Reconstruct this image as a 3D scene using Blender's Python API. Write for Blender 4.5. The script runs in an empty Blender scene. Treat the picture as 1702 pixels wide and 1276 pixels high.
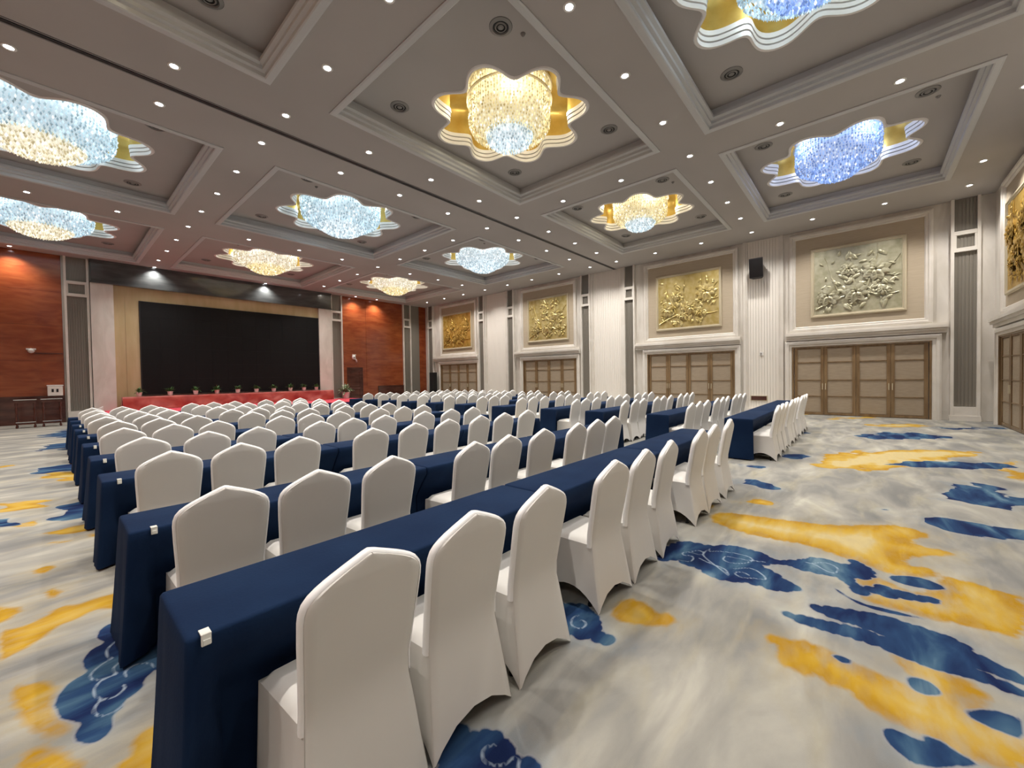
import bpy, math, random
import numpy as np
from mathutils import Vector, Matrix
R_ = random.Random(7)
PI = math.pi
C = bpy.context.scene.collection
sc = bpy.context.scene
# ---------------------------------------------------------------- camera, world, exposure
cam = bpy.data.cameras.new('camera'); camo = bpy.data.objects.new('camera', cam); C.objects.link(camo)
F_PX, YAW, PITCH, ROLL, EYE = 669.88, .8531, -.0187, -.0158, 1.6151
fw = Vector((math.sin(YAW)*math.cos(PITCH), math.cos(YAW)*math.cos(PITCH), math.sin(PITCH)))
rt = Vector((math.cos(YAW), -math.sin(YAW), 0)); up = rt.cross(fw)
rr = rt*math.cos(ROLL)+up*math.sin(ROLL); uu = up*math.cos(ROLL)-rt*math.sin(ROLL)
camo.matrix_world = Matrix(((rr.x, uu.x, -fw.x, 0), (rr.y, uu.y, -fw.y, 0), (rr.z, uu.z, -fw.z, EYE), (0, 0, 0, 1)))
cam.sensor_width = 36; cam.sensor_fit = 'HORIZONTAL'; cam.lens = 36*F_PX/1702; cam.clip_start = .05; cam.clip_end = 100
sc.camera = camo
w = bpy.data.worlds.new('world'); sc.world = w; w.use_nodes = True
w.node_tree.nodes['Background'].inputs[0].default_value = (.6, .65, .8, 1); w.node_tree.nodes['Background'].inputs[1].default_value = .02
sc.view_settings.view_transform = 'Standard'; sc.view_settings.look = 'None'
sc.view_settings.exposure = 0.0; sc.view_settings.gamma = 1; sc.view_settings.use_curve_mapping = False
sc.cycles.use_denoising = True
sc.cycles.max_bounces = 6; sc.cycles.diffuse_bounces = 4; sc.cycles.glossy_bounces = 3
sc.cycles.sample_clamp_indirect = 4; sc.cycles.caustics_reflective = False; sc.cycles.caustics_refractive = False
SPOT_W = 325.0        # each recessed downlight
BULB_W = 11.0
CORE_E = 1.0          # glow of the chandelier lamps
SPOT_COL = (1.0, .95, .89)
# ---------------------------------------------------------------- room numbers (metres)
XL, XR, YB, YS = -5.4, 18.9, -3.0, 25.2
ZC, ZT = 6.93, 7.30
TR_X = [(-3.05, 2.60), (3.92, 9.57), (10.90, 16.55)]
TR_Y = [(-1.70, 2.53), (3.785, 7.91), (11.12, 16.37), (18.36, 24.20)]
SLIT = 9.45
# ---------------------------------------------------------------- helpers
class MB:
    def __init__(s): s.v = []; s.f = []; s.mi = []; s.m = 0
    def add(s, vs, fs):
        n = len(s.v); s.v += [tuple(p) for p in vs]; s.f += [tuple(i+n for i in f) for f in fs]; s.mi += [s.m]*len(fs); return s
    def box(s, x0, x1, y0, y1, z0, z1):
        v = [(x0,y0,z0),(x1,y0,z0),(x1,y1,z0),(x0,y1,z0),(x0,y0,z1),(x1,y0,z1),(x1,y1,z1),(x0,y1,z1)]
        return s.add(v, [(0,3,2,1),(4,5,6,7),(0,1,5,4),(1,2,6,5),(2,3,7,6),(3,0,4,7)])
    def bbox(s, x0, x1, y0, y1, z0, z1, b=.01):
        # box with chamfered vertical and top edges
        def ring(i, z): return [(x0+i,y0+b,z),(x0+b,y0+i,z),(x1-b,y0+i,z),(x1-i,y0+b,z),(x1-i,y1-b,z),(x1-b,y1-i,z),(x0+b,y1-i,z),(x0+i,y1-b,z)]
        r = [ring(b*.9,z0), ring(0,z0+b), ring(0,z1-b), ring(b*.9,z1)]
        return s.rings(r, True, True, True)
    def rings(s, rs, closed=True, cap0=False, cap1=False):
        n = len(rs[0]); v = [p for r in rs for p in r]; f = []
        for i in range(len(rs)-1):
            for j in range(n if closed else n-1):
                k = (j+1) % n; f.append((i*n+j, i*n+k, (i+1)*n+k, (i+1)*n+j))
        if cap0: f.append(tuple(range(n-1, -1, -1)))
        if cap1: f.append(tuple((len(rs)-1)*n+j for j in range(n)))
        return s.add(v, f)
    def lathe(s, prof, n=24, cx=0, cy=0, cap0=False, cap1=False):
        return s.rings([[(cx+r*math.cos(2*PI*j/n), cy+r*math.sin(2*PI*j/n), z) for j in range(n)] for r, z in prof], True, cap0, cap1)
    def tube(s, pts, r, n=6, cap=True):
        rs = []; P = [Vector(p) for p in pts]
        for i, p in enumerate(P):
            d = (P[min(i+1, len(P)-1)]-P[max(i-1, 0)]).normalized()
            a = d.cross(Vector((0,0,1)));
            if a.length < .1: a = d.cross(Vector((1,0,0)))
            a.normalize(); b = d.cross(a); q = r[i] if isinstance(r, (list, tuple)) else r
            rs.append([tuple(p+(a*math.cos(2*PI*j/n)+b*math.sin(2*PI*j/n))*q) for j in range(n)])
        return s.rings(rs, True, cap, cap)
    def ball(s, c, r, n=10, m=6, sz=1):
        rs = []
        for i in range(m+1):
            t = PI*i/m; q = max(r*math.sin(t), 1e-4)
            rs.append([(c[0]+q*math.cos(2*PI*j/n), c[1]+q*math.sin(2*PI*j/n), c[2]-r*sz*math.cos(t)) for j in range(n)])
        return s.rings(rs, True, True, True)
    def mesh(s, name, mats, smooth=False):
        me = bpy.data.meshes.new(name); me.from_pydata(s.v, [], s.f)
        for m in (mats if isinstance(mats, (list, tuple)) else [mats]): me.materials.append(m)
        if any(s.mi): me.polygons.foreach_set('material_index', s.mi)
        if smooth:
            me.polygons.foreach_set('use_smooth', [True]*len(s.f))
            try: me.set_sharp_from_angle(angle=smooth if isinstance(smooth, float) else math.radians(40))
            except Exception: pass
        me.update(); return me
def ob(name, me, parent=None, loc=(0,0,0), rz=0):
    o = bpy.data.objects.new(name, me); C.objects.link(o); o.location = loc; o.rotation_euler = (0,0,rz)
    if parent is not None: o.parent = parent
    return o
def tag(o, label=None, cat=None, group=None, kind=None):
    if label: o['label'] = label
    if cat: o['category'] = cat
    if group: o['group'] = group
    if kind: o['kind'] = kind
    return o
def thing(name, label, cat, loc=(0,0,0), rz=0, group=None): return tag(ob(name, None, None, loc, rz), label, cat, group)
def struct(name, me): return tag(ob(name, me), kind='structure')
def tree(o, loc=None, rz=None, label=None, group=None, parent=None):
    c = o.copy(); C.objects.link(c)
    if parent is not None: c.parent = parent
    if loc is not None: c.location = loc
    if rz is not None: c.rotation_euler = (0,0,rz)
    if label: c['label'] = label
    if group: c['group'] = group
    for ch in list(o.children): tree(ch, parent=c)
    return c
ORD = ['first','second','third','fourth','fifth','sixth','seventh','eighth','ninth','tenth','eleventh','twelfth','thirteenth','fourteenth','fifteenth']
# ---------------------------------------------------------------- materials
def mat(name, col, rough=.6, metal=0, spec=.5, sheen=0, coat=0, emit=None, es=1):
    m = bpy.data.materials.new(name); m.use_nodes = True; b = m.node_tree.nodes['Principled BSDF']; i = b.inputs
    i['Base Color'].default_value = (*col, 1); i['Roughness'].default_value = rough; i['Metallic'].default_value = metal
    i['Specular IOR Level'].default_value = spec; i['Sheen Weight'].default_value = sheen; i['Coat Weight'].default_value = coat; i['Coat Roughness'].default_value = .1
    if emit: i['Emission Color'].default_value = (*emit, 1); i['Emission Strength'].default_value = es
    return m
def N(m, t, **k):
    n = m.node_tree.nodes.new(t)
    for a, b in k.items(): setattr(n, a, b)
    return n
def L(m, a, b): m.node_tree.links.new(a, b)
def vary(m, c1, c2, scale=(1,1,1), nscale=3, detail=4, bump=0, bscale=None, wave=None, dist=0, lo=.35, hi=.65, coords='Object'):
    b = m.node_tree.nodes['Principled BSDF']; tc = N(m, 'ShaderNodeTexCoord'); mp = N(m, 'ShaderNodeMapping'); mp.inputs['Scale'].default_value = scale
    L(m, tc.outputs[coords], mp.inputs[0])
    if wave:
        n = N(m, 'ShaderNodeTexWave', bands_direction=wave); n.inputs['Scale'].default_value = nscale; n.inputs['Distortion'].default_value = dist; n.inputs['Detail'].default_value = detail
        out = n.outputs['Fac']
    else:
        n = N(m, 'ShaderNodeTexNoise'); n.inputs['Scale'].default_value = nscale; n.inputs['Detail'].default_value = detail; n.inputs['Distortion'].default_value = dist
        out = n.outputs['Fac']
    L(m, mp.outputs[0], n.inputs['Vector'])
    r = N(m, 'ShaderNodeValToRGB'); e = r.color_ramp.elements; e[0].position = lo; e[1].position = hi; e[0].color = (*c1,1); e[1].color = (*c2,1)
    L(m, out, r.inputs[0]); L(m, r.outputs[0], b.inputs['Base Color'])
    if bump:
        n2 = N(m, 'ShaderNodeTexNoise'); n2.inputs['Scale'].default_value = bscale or nscale*6; n2.inputs['Detail'].default_value = 3
        L(m, mp.outputs[0], n2.inputs['Vector'])
        bp = N(m, 'ShaderNodeBump'); bp.inputs['Strength'].default_value = bump; bp.inputs['Distance'].default_value = .01
        L(m, n2.outputs['Fac'], bp.inputs['Height']); L(m, bp.outputs[0], b.inputs['Normal'])
    return m
M = {}
M['ceil'] = vary(mat('ceiling paint', (.46,.43,.405), .85), (.40,.375,.36), (.44,.415,.40), nscale=.4, detail=2)
M['cornice'] = mat('cornice plaster', (.55,.555,.56), .6)
M['moulding'] = mat('scalloped moulding', (.86,.83,.80), .5)
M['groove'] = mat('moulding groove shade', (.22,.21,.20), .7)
M['goldleaf'] = vary(mat('gold leaf recess', (.62,.42,.10), .35, .55), (.55,.36,.08), (.70,.50,.15), nscale=2.5, bump=.15, bscale=40)
M['track'] = mat('dark metal track', (.05,.05,.055), .4, .6)
M['track2'] = mat('track side', (.22,.21,.21), .5, .3)
M['marble'] = vary(mat('cream marble', (.66,.61,.53), .28), (.62,.585,.525), (.77,.735,.68), scale=(1,1,.35), nscale=1.6, detail=8, dist=1.2)
M['stone'] = vary(mat('carved stone trim', (.68,.63,.55), .35), (.68,.64,.575), (.77,.735,.68), nscale=1.2, detail=6, dist=.8)
M['peach'] = vary(mat('peach wall fabric', (.66,.50,.36), .8), (.44,.365,.265), (.50,.42,.31), scale=(1,1,40), nscale=3, bump=.1, bscale=60)
M['ivory'] = vary(mat('ivory fluted fabric', (.68,.64,.57), .7), (.77,.725,.65), (.86,.82,.76), nscale=9, wave='Y', detail=1, dist=.15, lo=.2, hi=.8)
M['fluted'] = vary(mat('taupe fluted panel', (.22,.20,.17), .32), (.16,.145,.12), (.27,.25,.215), nscale=14, wave='Y', detail=1, dist=.1, lo=.2, hi=.8)
M['flutedx'] = vary(mat('taupe fluted panel stage', (.22,.20,.17), .32), (.16,.145,.12), (.27,.25,.215), nscale=14, wave='X', detail=1, dist=.1, lo=.2, hi=.8)
M['wood'] = vary(mat('cherry veneer', (.36,.09,.03), .22, coat=.3), (.22,.042,.012), (.31,.078,.024), scale=(.25,.25,1), nscale=5, detail=6, dist=.6)
M['wooddk'] = vary(mat('dark cherry', (.07,.018,.012), .18, coat=.5), (.05,.012,.008), (.10,.03,.02), scale=(.3,.3,1), nscale=6, detail=5)
M['frame'] = vary(mat('walnut leaf frame', (.20,.115,.055), .35), (.17,.105,.05), (.25,.165,.085), scale=(1,1,.15), nscale=8, detail=5)
M['panel'] = vary(mat('woven leaf panel', (.47,.36,.26), .6), (.31,.245,.175), (.39,.315,.225), scale=(1,1,30), nscale=5, detail=2, bump=.2, bscale=50)
M['gold'] = vary(mat('gilded relief', (.66,.52,.20), .34, .55), (.60,.46,.15), (.74,.62,.30), nscale=5, detail=4, bump=.25, bscale=30)
M['golddeep'] = vary(mat('deep gilded relief', (.60,.38,.08), .34, .55), (.50,.30,.05), (.68,.46,.13), nscale=5, detail=4, bump=.25, bscale=30)
M['goldlit'] = vary(mat('gilded relief paled by light', (.60,.56,.36), .36, .35), (.42,.40,.26), (.56,.54,.39), nscale=5, detail=4, bump=.25, bscale=30)  # same gilding as the other reliefs, with the pale light put into its colour
M['goldframe'] = mat('pale gold frame', (.60,.53,.38), .45, .2)
M['beige'] = vary(mat('beige stage panel', (.62,.48,.26), .5), (.46,.36,.19), (.54,.43,.25), scale=(1,1,.2), nscale=3)
M['blackgloss'] = vary(mat('black glass band', (.02,.021,.023), .12, spec=.6), (.055,.06,.062), (.09,.096,.097), scale=(.4,.4,2), nscale=3)
M['screen'] = mat('dark LED wall', (.004,.004,.005), .5, spec=.25)
M['black'] = mat('black plastic', (.012,.012,.014), .45)
M['blackmetal'] = mat('black painted steel', (.015,.015,.016), .35, .5)
M['chrome'] = mat('chrome', (.75,.75,.76), .15, 1)
M['white'] = mat('white plastic', (.80,.79,.76), .4)
M['redcarpet'] = vary(mat('red stage carpet', (.62,.05,.08), .9), (.56,.04,.07), (.68,.07,.10), nscale=12, bump=.3)
M['redcloth'] = vary(mat('red draped cloth', (.50,.045,.03), .55, sheen=.3), (.33,.035,.028), (.46,.085,.06), nscale=1.6, dist=1.5)
M['skirt'] = mat('indigo stage skirt', (.045,.02,.10), .8)
M['leafg'] = vary(mat('plant leaf', (.05,.13,.035), .45), (.03,.09,.02), (.10,.22,.06), nscale=9)
M['leafv'] = vary(mat('variegated leaf', (.30,.40,.22), .45), (.05,.14,.04), (.62,.68,.48), nscale=14, lo=.45, hi=.55)
M['soil'] = mat('potting soil', (.03,.02,.012), .95)
M['greypaint'] = mat('grey metal vent', (.25,.24,.23), .5, .3)
M['ventdark'] = mat('vent throat', (.03,.03,.03), .8)
M['clip'] = mat('clear plastic clip', (.72,.72,.66), .2)
M['underside'] = mat('plywood table top', (.25,.17,.09), .7)
M['glassw'] = mat('wine bottle glass', (.12,.02,.02), .08)
def cover_mat():
    m = mat('white stretch cover', (.66,.635,.59), .6, sheen=.1)
    b = m.node_tree.nodes['Principled BSDF']; tc = N(m, 'ShaderNodeTexCoord'); n = N(m, 'ShaderNodeTexNoise'); n.inputs['Scale'].default_value = 5; n.inputs['Detail'].default_value = 2
    L(m, tc.outputs['Object'], n.inputs['Vector']); bp = N(m, 'ShaderNodeBump'); bp.inputs['Strength'].default_value = .12; bp.inputs['Distance'].default_value = .03
    L(m, n.outputs['Fac'], bp.inputs['Height']); L(m, bp.outputs[0], b.inputs['Normal']); return m
M['cover'] = cover_mat()
M['toplit_piping'] = mat('cover edge piping', (.88,.87,.85), .45, sheen=.2)  # same fabric as the cover; top light on the rim painted in as lighter colour
M['navy'] = vary(mat('navy tablecloth', (.03,.045,.10), .95, spec=.12, sheen=.0), (.0045,.014,.042), (.007,.020,.054), nscale=2.5, bump=.15, bscale=80)
def crystal(name, c1, c2, e):
    m = bpy.data.materials.new(name); m.use_nodes = True; b = m.node_tree.nodes['Principled BSDF']; g = N(m, 'ShaderNodeNewGeometry')
    r = N(m, 'ShaderNodeValToRGB'); el = r.color_ramp.elements; el[0].color = (*[x*.12 for x in c2],1); el[1].color = (1,1,1,1); el[1].position = .97
    for p, k, cc in ((.3,.28,c2),(.6,.5,c1),(.85,.85,c1)):
        q = el.new(p); q.color = (*[x*k for x in cc],1)
    L(m, g.outputs['Random Per Island'], r.inputs[0]); L(m, r.outputs[0], b.inputs['Emission Color']); b.inputs['Emission Strength'].default_value = e
    b.inputs['Base Color'].default_value = (*[x*.6 for x in c1],1); b.inputs['Roughness'].default_value = .08; b.inputs['Specular IOR Level'].default_value = .8
    m.cycles.emission_sampling = 'NONE'; return m
def core(name, c, e=1.0):
    m = mat(name, (.8,.8,.8), .5, emit=c, es=CORE_E*e); return m
WARM, WARMW, COOL, CYAN, BLUE = (1,.86,.48), (1,.94,.76), (.80,.93,1), (.66,.88,1), (.36,.55,1)
M['lampface'] = mat('downlight lens', (.9,.9,.9), .3, emit=(.92,.95,1), es=22); M['lampface'].cycles.emission_sampling = 'NONE'
# ---------------------------------------------------------------- carpet (floor): traced print, stored as distance fields
CARPET = {"b":[[[3.447,1.352],[3.69,1.396],[3.908,1.363],[4.016,1.25],[4.017,1.084],[4.166,0.938],[4.165,0.764],[4.13,0.634],[4.037,0.562],[4.211,0.412],[4.372,0.295],[4.297,0.114],[4.473,0.066],[4.446,0.006],[4.255,-0.081],[4.106,-0.017],[4.138,0.061],[3.981,0.059],[3.969,-0.017],[4.08,-0.093],[4.041,-0.192],[4.084,-0.411],[3.991,-0.376],[3.945,-0.215],[3.875,-0.13],[3.942,-0.061],[3.816,0.013],[3.836,0.057],[3.981,0.09],[4.034,0.188],[3.983,0.355],[4.025,0.448],[4.008,0.568],[3.846,0.667],[3.823,0.551],[3.725,0.467],[3.635,0.348],[3.544,0.411],[3.484,0.502],[3.505,0.608],[3.474,0.71],[3.415,0.826],[3.43,0.927],[3.493,1.026],[3.508,1.158],[3.541,1.236],[3.441,1.303]],[[4.3,-0.136],[4.384,-0.239],[4.429,-0.36],[4.32,-0.475],[4.218,-0.397],[4.192,-0.271],[4.211,-0.171]],[[3.42,0.29],[3.498,0.135],[3.574,-0.068],[3.562,-0.255],[3.533,-0.422],[3.396,-0.506],[3.32,-0.634],[3.23,-0.617],[3.259,-0.476],[3.262,-0.318],[3.285,-0.168],[3.331,-0.027],[3.328,0.183]],[[3.212,0.418],[3.244,0.261],[3.303,0.049],[3.284,-0.122],[3.271,-0.34],[3.235,-0.473],[3.168,-0.605],[3.103,-0.593],[3.138,-0.422],[3.098,-0.253],[3.148,-0.095],[3.158,0.022],[3.14,0.212],[3.137,0.336]],[[3.832,0.179],[3.672,0.026],[3.698,-0.137],[3.7,-0.325],[3.637,-0.186],[3.619,-0.002],[3.73,0.129]],[[2.937,-0.161],[2.968,-0.242],[2.919,-0.295],[2.863,-0.294],[2.812,-0.221],[2.842,-0.175]],[[2.817,-0.363],[2.892,-0.44],[2.91,-0.508],[2.924,-0.559],[2.744,-0.525],[2.744,-0.464],[2.745,-0.402],[2.77,-0.365]],[[2.421,-0.056],[2.455,-0.083],[2.469,-0.127],[2.452,-0.193],[2.51,-0.197],[2.519,-0.263],[2.477,-0.305],[2.454,-0.375],[2.277,-0.164],[2.317,-0.119],[2.348,-0.075]],[[2.308,1.638],[2.393,1.561],[2.438,1.48],[2.387,1.367],[2.296,1.273],[2.236,1.259],[2.245,1.176],[2.213,1.136],[2.153,1.163],[2.133,1.224],[2.157,1.274],[2.103,1.298],[2.094,1.369],[2.085,1.483]],[[2.893,0.147],[2.918,0.101],[2.91,0.043],[2.851,0.065],[2.854,0.11]],[[6.291,-0.232],[6.44,-0.563],[6.33,-0.846],[6.463,-1.226],[5.783,-1.098],[5.809,-0.943],[5.886,-0.752],[5.975,-0.523],[6.093,-0.331]],[[0.339,3.76],[0.273,3.807],[0.206,3.813],[0.159,3.738],[0.151,3.638],[0.189,3.553],[0.128,3.55],[0.084,3.458],[0.083,3.346],[0.101,3.272],[0.034,3.24],[-0.018,3.151],[-0.03,3.061],[-0.014,2.943],[0.025,2.844],[0.059,2.796],[0.034,2.749],[0.029,2.687],[0.062,2.62],[0.105,2.597],[0.141,2.624],[0.163,2.687],[0.166,2.762],[0.201,2.769],[0.21,2.84],[0.254,2.845],[0.293,2.891],[0.294,2.949],[0.324,2.973],[0.355,3.01],[0.377,2.921],[0.33,2.847],[0.33,2.791],[0.37,2.721],[0.478,2.749],[0.56,3.385],[0.475,3.811]],[[0.926,1.279],[1.015,1.328],[1.081,1.384],[1.168,1.42],[1.221,1.424],[1.212,1.352],[1.263,1.307],[1.301,1.23],[1.291,1.15],[1.252,1.121],[1.266,1.094],[1.299,1.055],[1.288,1.0],[1.204,0.951]],[[-0.127,7.309],[-0.031,7.899],[0.143,8.09],[0.31,8.132],[0.507,7.947],[0.449,6.68],[0.313,6.851],[0.159,6.95],[-0.019,6.863],[-0.084,6.97]],[[-0.241,11.51],[-0.002,12.178],[0.261,12.241],[0.515,11.762],[0.47,10.805],[0.232,11.072],[-0.005,11.201],[-0.172,11.026]],[[-0.305,15.177],[-0.143,16.235],[0.334,16.549],[0.571,15.717],[0.504,13.995],[0.338,14.221],[0.006,15.072],[-0.272,14.862]],[[-0.41,19.191],[0.022,20.052],[0.453,21.845],[0.596,20.767],[0.494,17.424],[0.356,17.504]],[[6.682,1.483],[6.88,1.311],[6.793,0.939],[6.588,0.631],[6.395,0.746],[6.415,0.989],[6.473,1.323]],[[9.31,1.315],[9.661,0.751],[9.118,0.709],[8.928,1.122]],[[7.922,1.756],[8.079,1.429],[7.808,1.19],[7.765,1.374]],[[7.683,-0.634],[8.608,-1.074],[8.434,-1.598],[7.188,-1.363],[7.143,-0.892]],[[9.39,-0.114],[10.439,-1.012],[10.712,-2.027],[10.079,-1.908],[9.432,-0.778]],[[12.89,0.4],[14.896,-0.778],[14.302,-1.781],[12.74,-0.666]]],"y":[[[4.755,1.281],[5.107,1.26],[5.171,0.894],[5.264,0.514],[5.362,0.207],[5.746,-0.212],[5.746,-0.332],[5.624,-0.51],[5.322,-0.289],[5.193,-0.37],[5.193,-0.633],[5.001,-0.438],[4.777,-0.243],[4.607,-0.266],[4.664,-0.409],[4.538,-0.427],[4.419,-0.315],[4.348,-0.161],[4.432,-0.052],[4.478,0.084],[4.631,0.372],[4.565,0.701],[4.603,1.036]],[[4.125,0.077],[4.257,-0.002],[4.173,-0.125],[4.065,-0.221],[4.134,-0.363],[4.517,-0.468],[4.56,-0.584],[4.482,-0.729],[4.442,-0.845],[3.782,-0.721],[3.793,-0.575],[3.745,-0.389],[3.737,-0.242],[3.729,-0.085],[3.78,0.012],[3.917,0.016]],[[2.852,0.437],[2.891,0.39],[2.883,0.322],[2.939,0.263],[2.93,0.174],[2.881,0.111],[2.875,0.02],[2.848,-0.055],[2.849,-0.156],[2.819,-0.202],[2.862,-0.28],[2.942,-0.211],[3.113,-0.116],[3.123,-0.244],[3.1,-0.371],[3.037,-0.462],[2.868,-0.412],[2.791,-0.457],[2.744,-0.525],[2.551,-0.489],[2.47,-0.334],[2.505,-0.261],[2.523,-0.139],[2.548,-0.03],[2.609,0.049],[2.641,0.091],[2.621,0.145],[2.673,0.17],[2.622,0.246],[2.627,0.318],[2.698,0.364],[2.787,0.363],[2.803,0.419]],[[2.458,1.305],[2.667,1.309],[2.739,1.222],[2.698,1.089],[2.651,1.048],[2.716,0.969],[2.662,0.919],[2.58,0.938],[2.499,1.027],[2.45,1.13],[2.408,1.203]],[[-0.257,4.282],[-0.181,4.22],[-0.083,4.253],[0.016,4.402],[0.084,4.32],[0.184,4.345],[0.326,4.329],[0.292,3.93],[0.24,4.061],[0.173,4.141],[0.093,4.072],[0.004,4.056],[-0.107,3.883],[-0.169,3.857],[-0.219,3.799],[-0.234,3.84]],[[-0.179,3.435],[-0.123,3.388],[-0.061,3.353],[-0.011,3.254],[-0.024,3.158],[-0.03,3.061],[-0.014,2.928],[0.024,2.836],[0.012,2.763],[-0.058,2.831],[-0.113,2.969],[-0.145,3.131]],[[-0.322,4.776],[-0.178,4.601],[-0.19,4.48],[-0.263,4.409],[-0.301,4.424]],[[0.204,2.479],[0.237,2.51],[0.301,2.523],[0.34,2.523],[0.415,2.417],[0.334,2.033],[0.127,2.278],[0.134,2.372],[0.168,2.392],[0.193,2.388]],[[-0.131,2.721],[-0.108,2.77],[-0.047,2.75],[-0.036,2.698],[0.015,2.637],[0.019,2.581],[0.053,2.504],[0.045,2.442],[-0.128,2.647]],[[-0.07,4.812],[-0.025,4.839],[0.02,4.701],[0.001,4.606],[-0.052,4.632]],[[-0.544,8.779],[-0.257,8.788],[-0.014,8.415],[-0.046,8.032],[-0.311,8.089],[-0.519,8.351]],[[-0.275,7.402],[-0.116,7.584],[-0.098,7.092],[-0.214,7.065]],[[-0.141,6.506],[0.111,6.66],[0.29,6.695],[0.443,6.595],[0.409,6.126],[0.102,6.263],[-0.056,6.328]],[[-0.254,11.091],[-0.005,11.201],[0.468,10.761],[0.415,9.63],[-0.009,10.088]],[[-0.154,5.434],[-0.023,5.482],[-0.003,5.351],[-0.093,5.237]],[[4.741,1.246],[5.135,1.234],[5.152,1.001],[5.235,0.628],[5.095,0.397],[4.697,0.366],[4.658,0.72],[4.647,1.034]],[[5.683,1.162],[5.871,1.041],[5.816,0.879],[5.645,0.963]],[[8.669,0.845],[10.463,0.325],[11.962,-1.159],[11.86,-1.79],[9.908,-0.96],[8.388,0.112]],[[10.496,-1.585],[11.204,-2.12],[9.11,-1.725],[9.357,-1.473]],[[15.826,0.212],[17.108,-0.893],[17.065,-1.651],[15.676,-0.819]]],"l":[[[0.286,3.558],[0.226,3.522],[0.184,3.457],[0.181,3.37],[0.2,3.319]],[[0.283,3.242],[0.235,3.254],[0.196,3.212],[0.191,3.164],[0.203,3.128]],[[0.2,3.319],[0.144,3.296],[0.1,3.221],[0.107,3.176],[0.135,3.135],[0.168,3.119],[0.204,3.134]],[[0.353,3.023],[0.339,3.091],[0.313,3.127],[0.27,3.145],[0.238,3.118],[0.23,3.087],[0.236,3.054]],[[0.203,3.119],[0.155,3.135],[0.116,3.084],[0.109,3.009],[0.13,2.93],[0.179,2.898],[0.218,2.933],[0.225,2.969],[0.216,2.983]],[[0.13,2.93],[0.103,2.886],[0.1,2.832],[0.127,2.779],[0.169,2.766],[0.204,2.807]],[[0.276,3.372],[0.254,3.386],[0.248,3.344],[0.263,3.307],[0.284,3.293]],[[1.247,1.217],[1.221,1.24],[1.187,1.243],[1.158,1.208],[1.169,1.165],[1.204,1.124],[1.253,1.122]],[[1.266,1.094],[1.24,1.083],[1.223,1.064]],[[2.302,1.45],[2.247,1.463],[2.185,1.435],[2.169,1.39],[2.197,1.355],[2.242,1.35],[2.274,1.379],[2.262,1.41]],[[3.555,1.218],[3.561,1.132],[3.641,1.112],[3.715,1.146],[3.663,1.209],[3.711,1.236],[3.777,1.199],[3.766,1.083],[3.837,1.08],[3.866,1.134],[3.791,1.181]],[[3.956,1.068],[3.794,1.091],[3.713,1.024],[3.632,0.929],[3.523,0.814]],[[3.97,0.629],[3.899,0.796],[3.898,0.921],[3.792,0.927],[3.761,0.848],[3.845,0.745],[3.967,0.712],[4.017,0.799],[3.968,0.981],[3.896,1.052]],[[3.546,0.819],[3.63,0.858],[3.648,0.985],[3.697,1.085]],[[3.671,0.808],[3.792,0.696],[3.683,0.584],[3.621,0.574],[3.607,0.644],[3.542,0.723],[3.59,0.8],[3.662,0.748],[3.628,0.685]],[[4.179,0.372],[4.176,0.3],[4.103,0.242],[4.074,0.174],[4.212,0.145],[4.291,0.236],[4.178,0.336]]]}
def chaikin(p, k=2, closed=True):
    p = [np.array(q, float) for q in p]
    for _ in range(k):
        o = []
        n = len(p)
        for i in range(n if closed else n-1):
            a, b = p[i], p[(i+1) % n]; o += [a*.75+b*.25, a*.25+b*.75]
        if not closed: o = [p[0]]+o+[p[-1]]
        p = o
    return np.array(p)
def segdist(P, Q, closed):
    d = np.full(len(P), 9.0); n = len(Q)
    for i in range(n if closed else n-1):
        a, b = Q[i], Q[(i+1) % n]; ab = b-a; L2 = ab@ab+1e-12
        t = np.clip(((P-a)@ab)/L2, 0, 1); e = P-a-t[:,None]*ab; d = np.minimum(d, np.sqrt((e*e).sum(1)))
    return d
def inside(P, Q):
    c = np.zeros(len(P), bool); n = len(Q); x, y = P[:,0], P[:,1]
    for i in range(n):
        x1, y1 = Q[i]; x2, y2 = Q[(i+1) % n]
        k = ((y1 > y) != (y2 > y)) & (x < (x2-x1)*(y-y1)/((y2-y1) if y2 != y1 else 1e-9)+x1); c ^= k
    return c
def axis(lo, hi, f0, f1, fine, coarse):
    return np.concatenate([np.linspace(lo, f0, max(2, int((f0-lo)/coarse)), endpoint=False), np.linspace(f0, f1, int((f1-f0)/fine), endpoint=False), np.linspace(f1, hi, int((hi-f1)/coarse)+1)])
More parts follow.
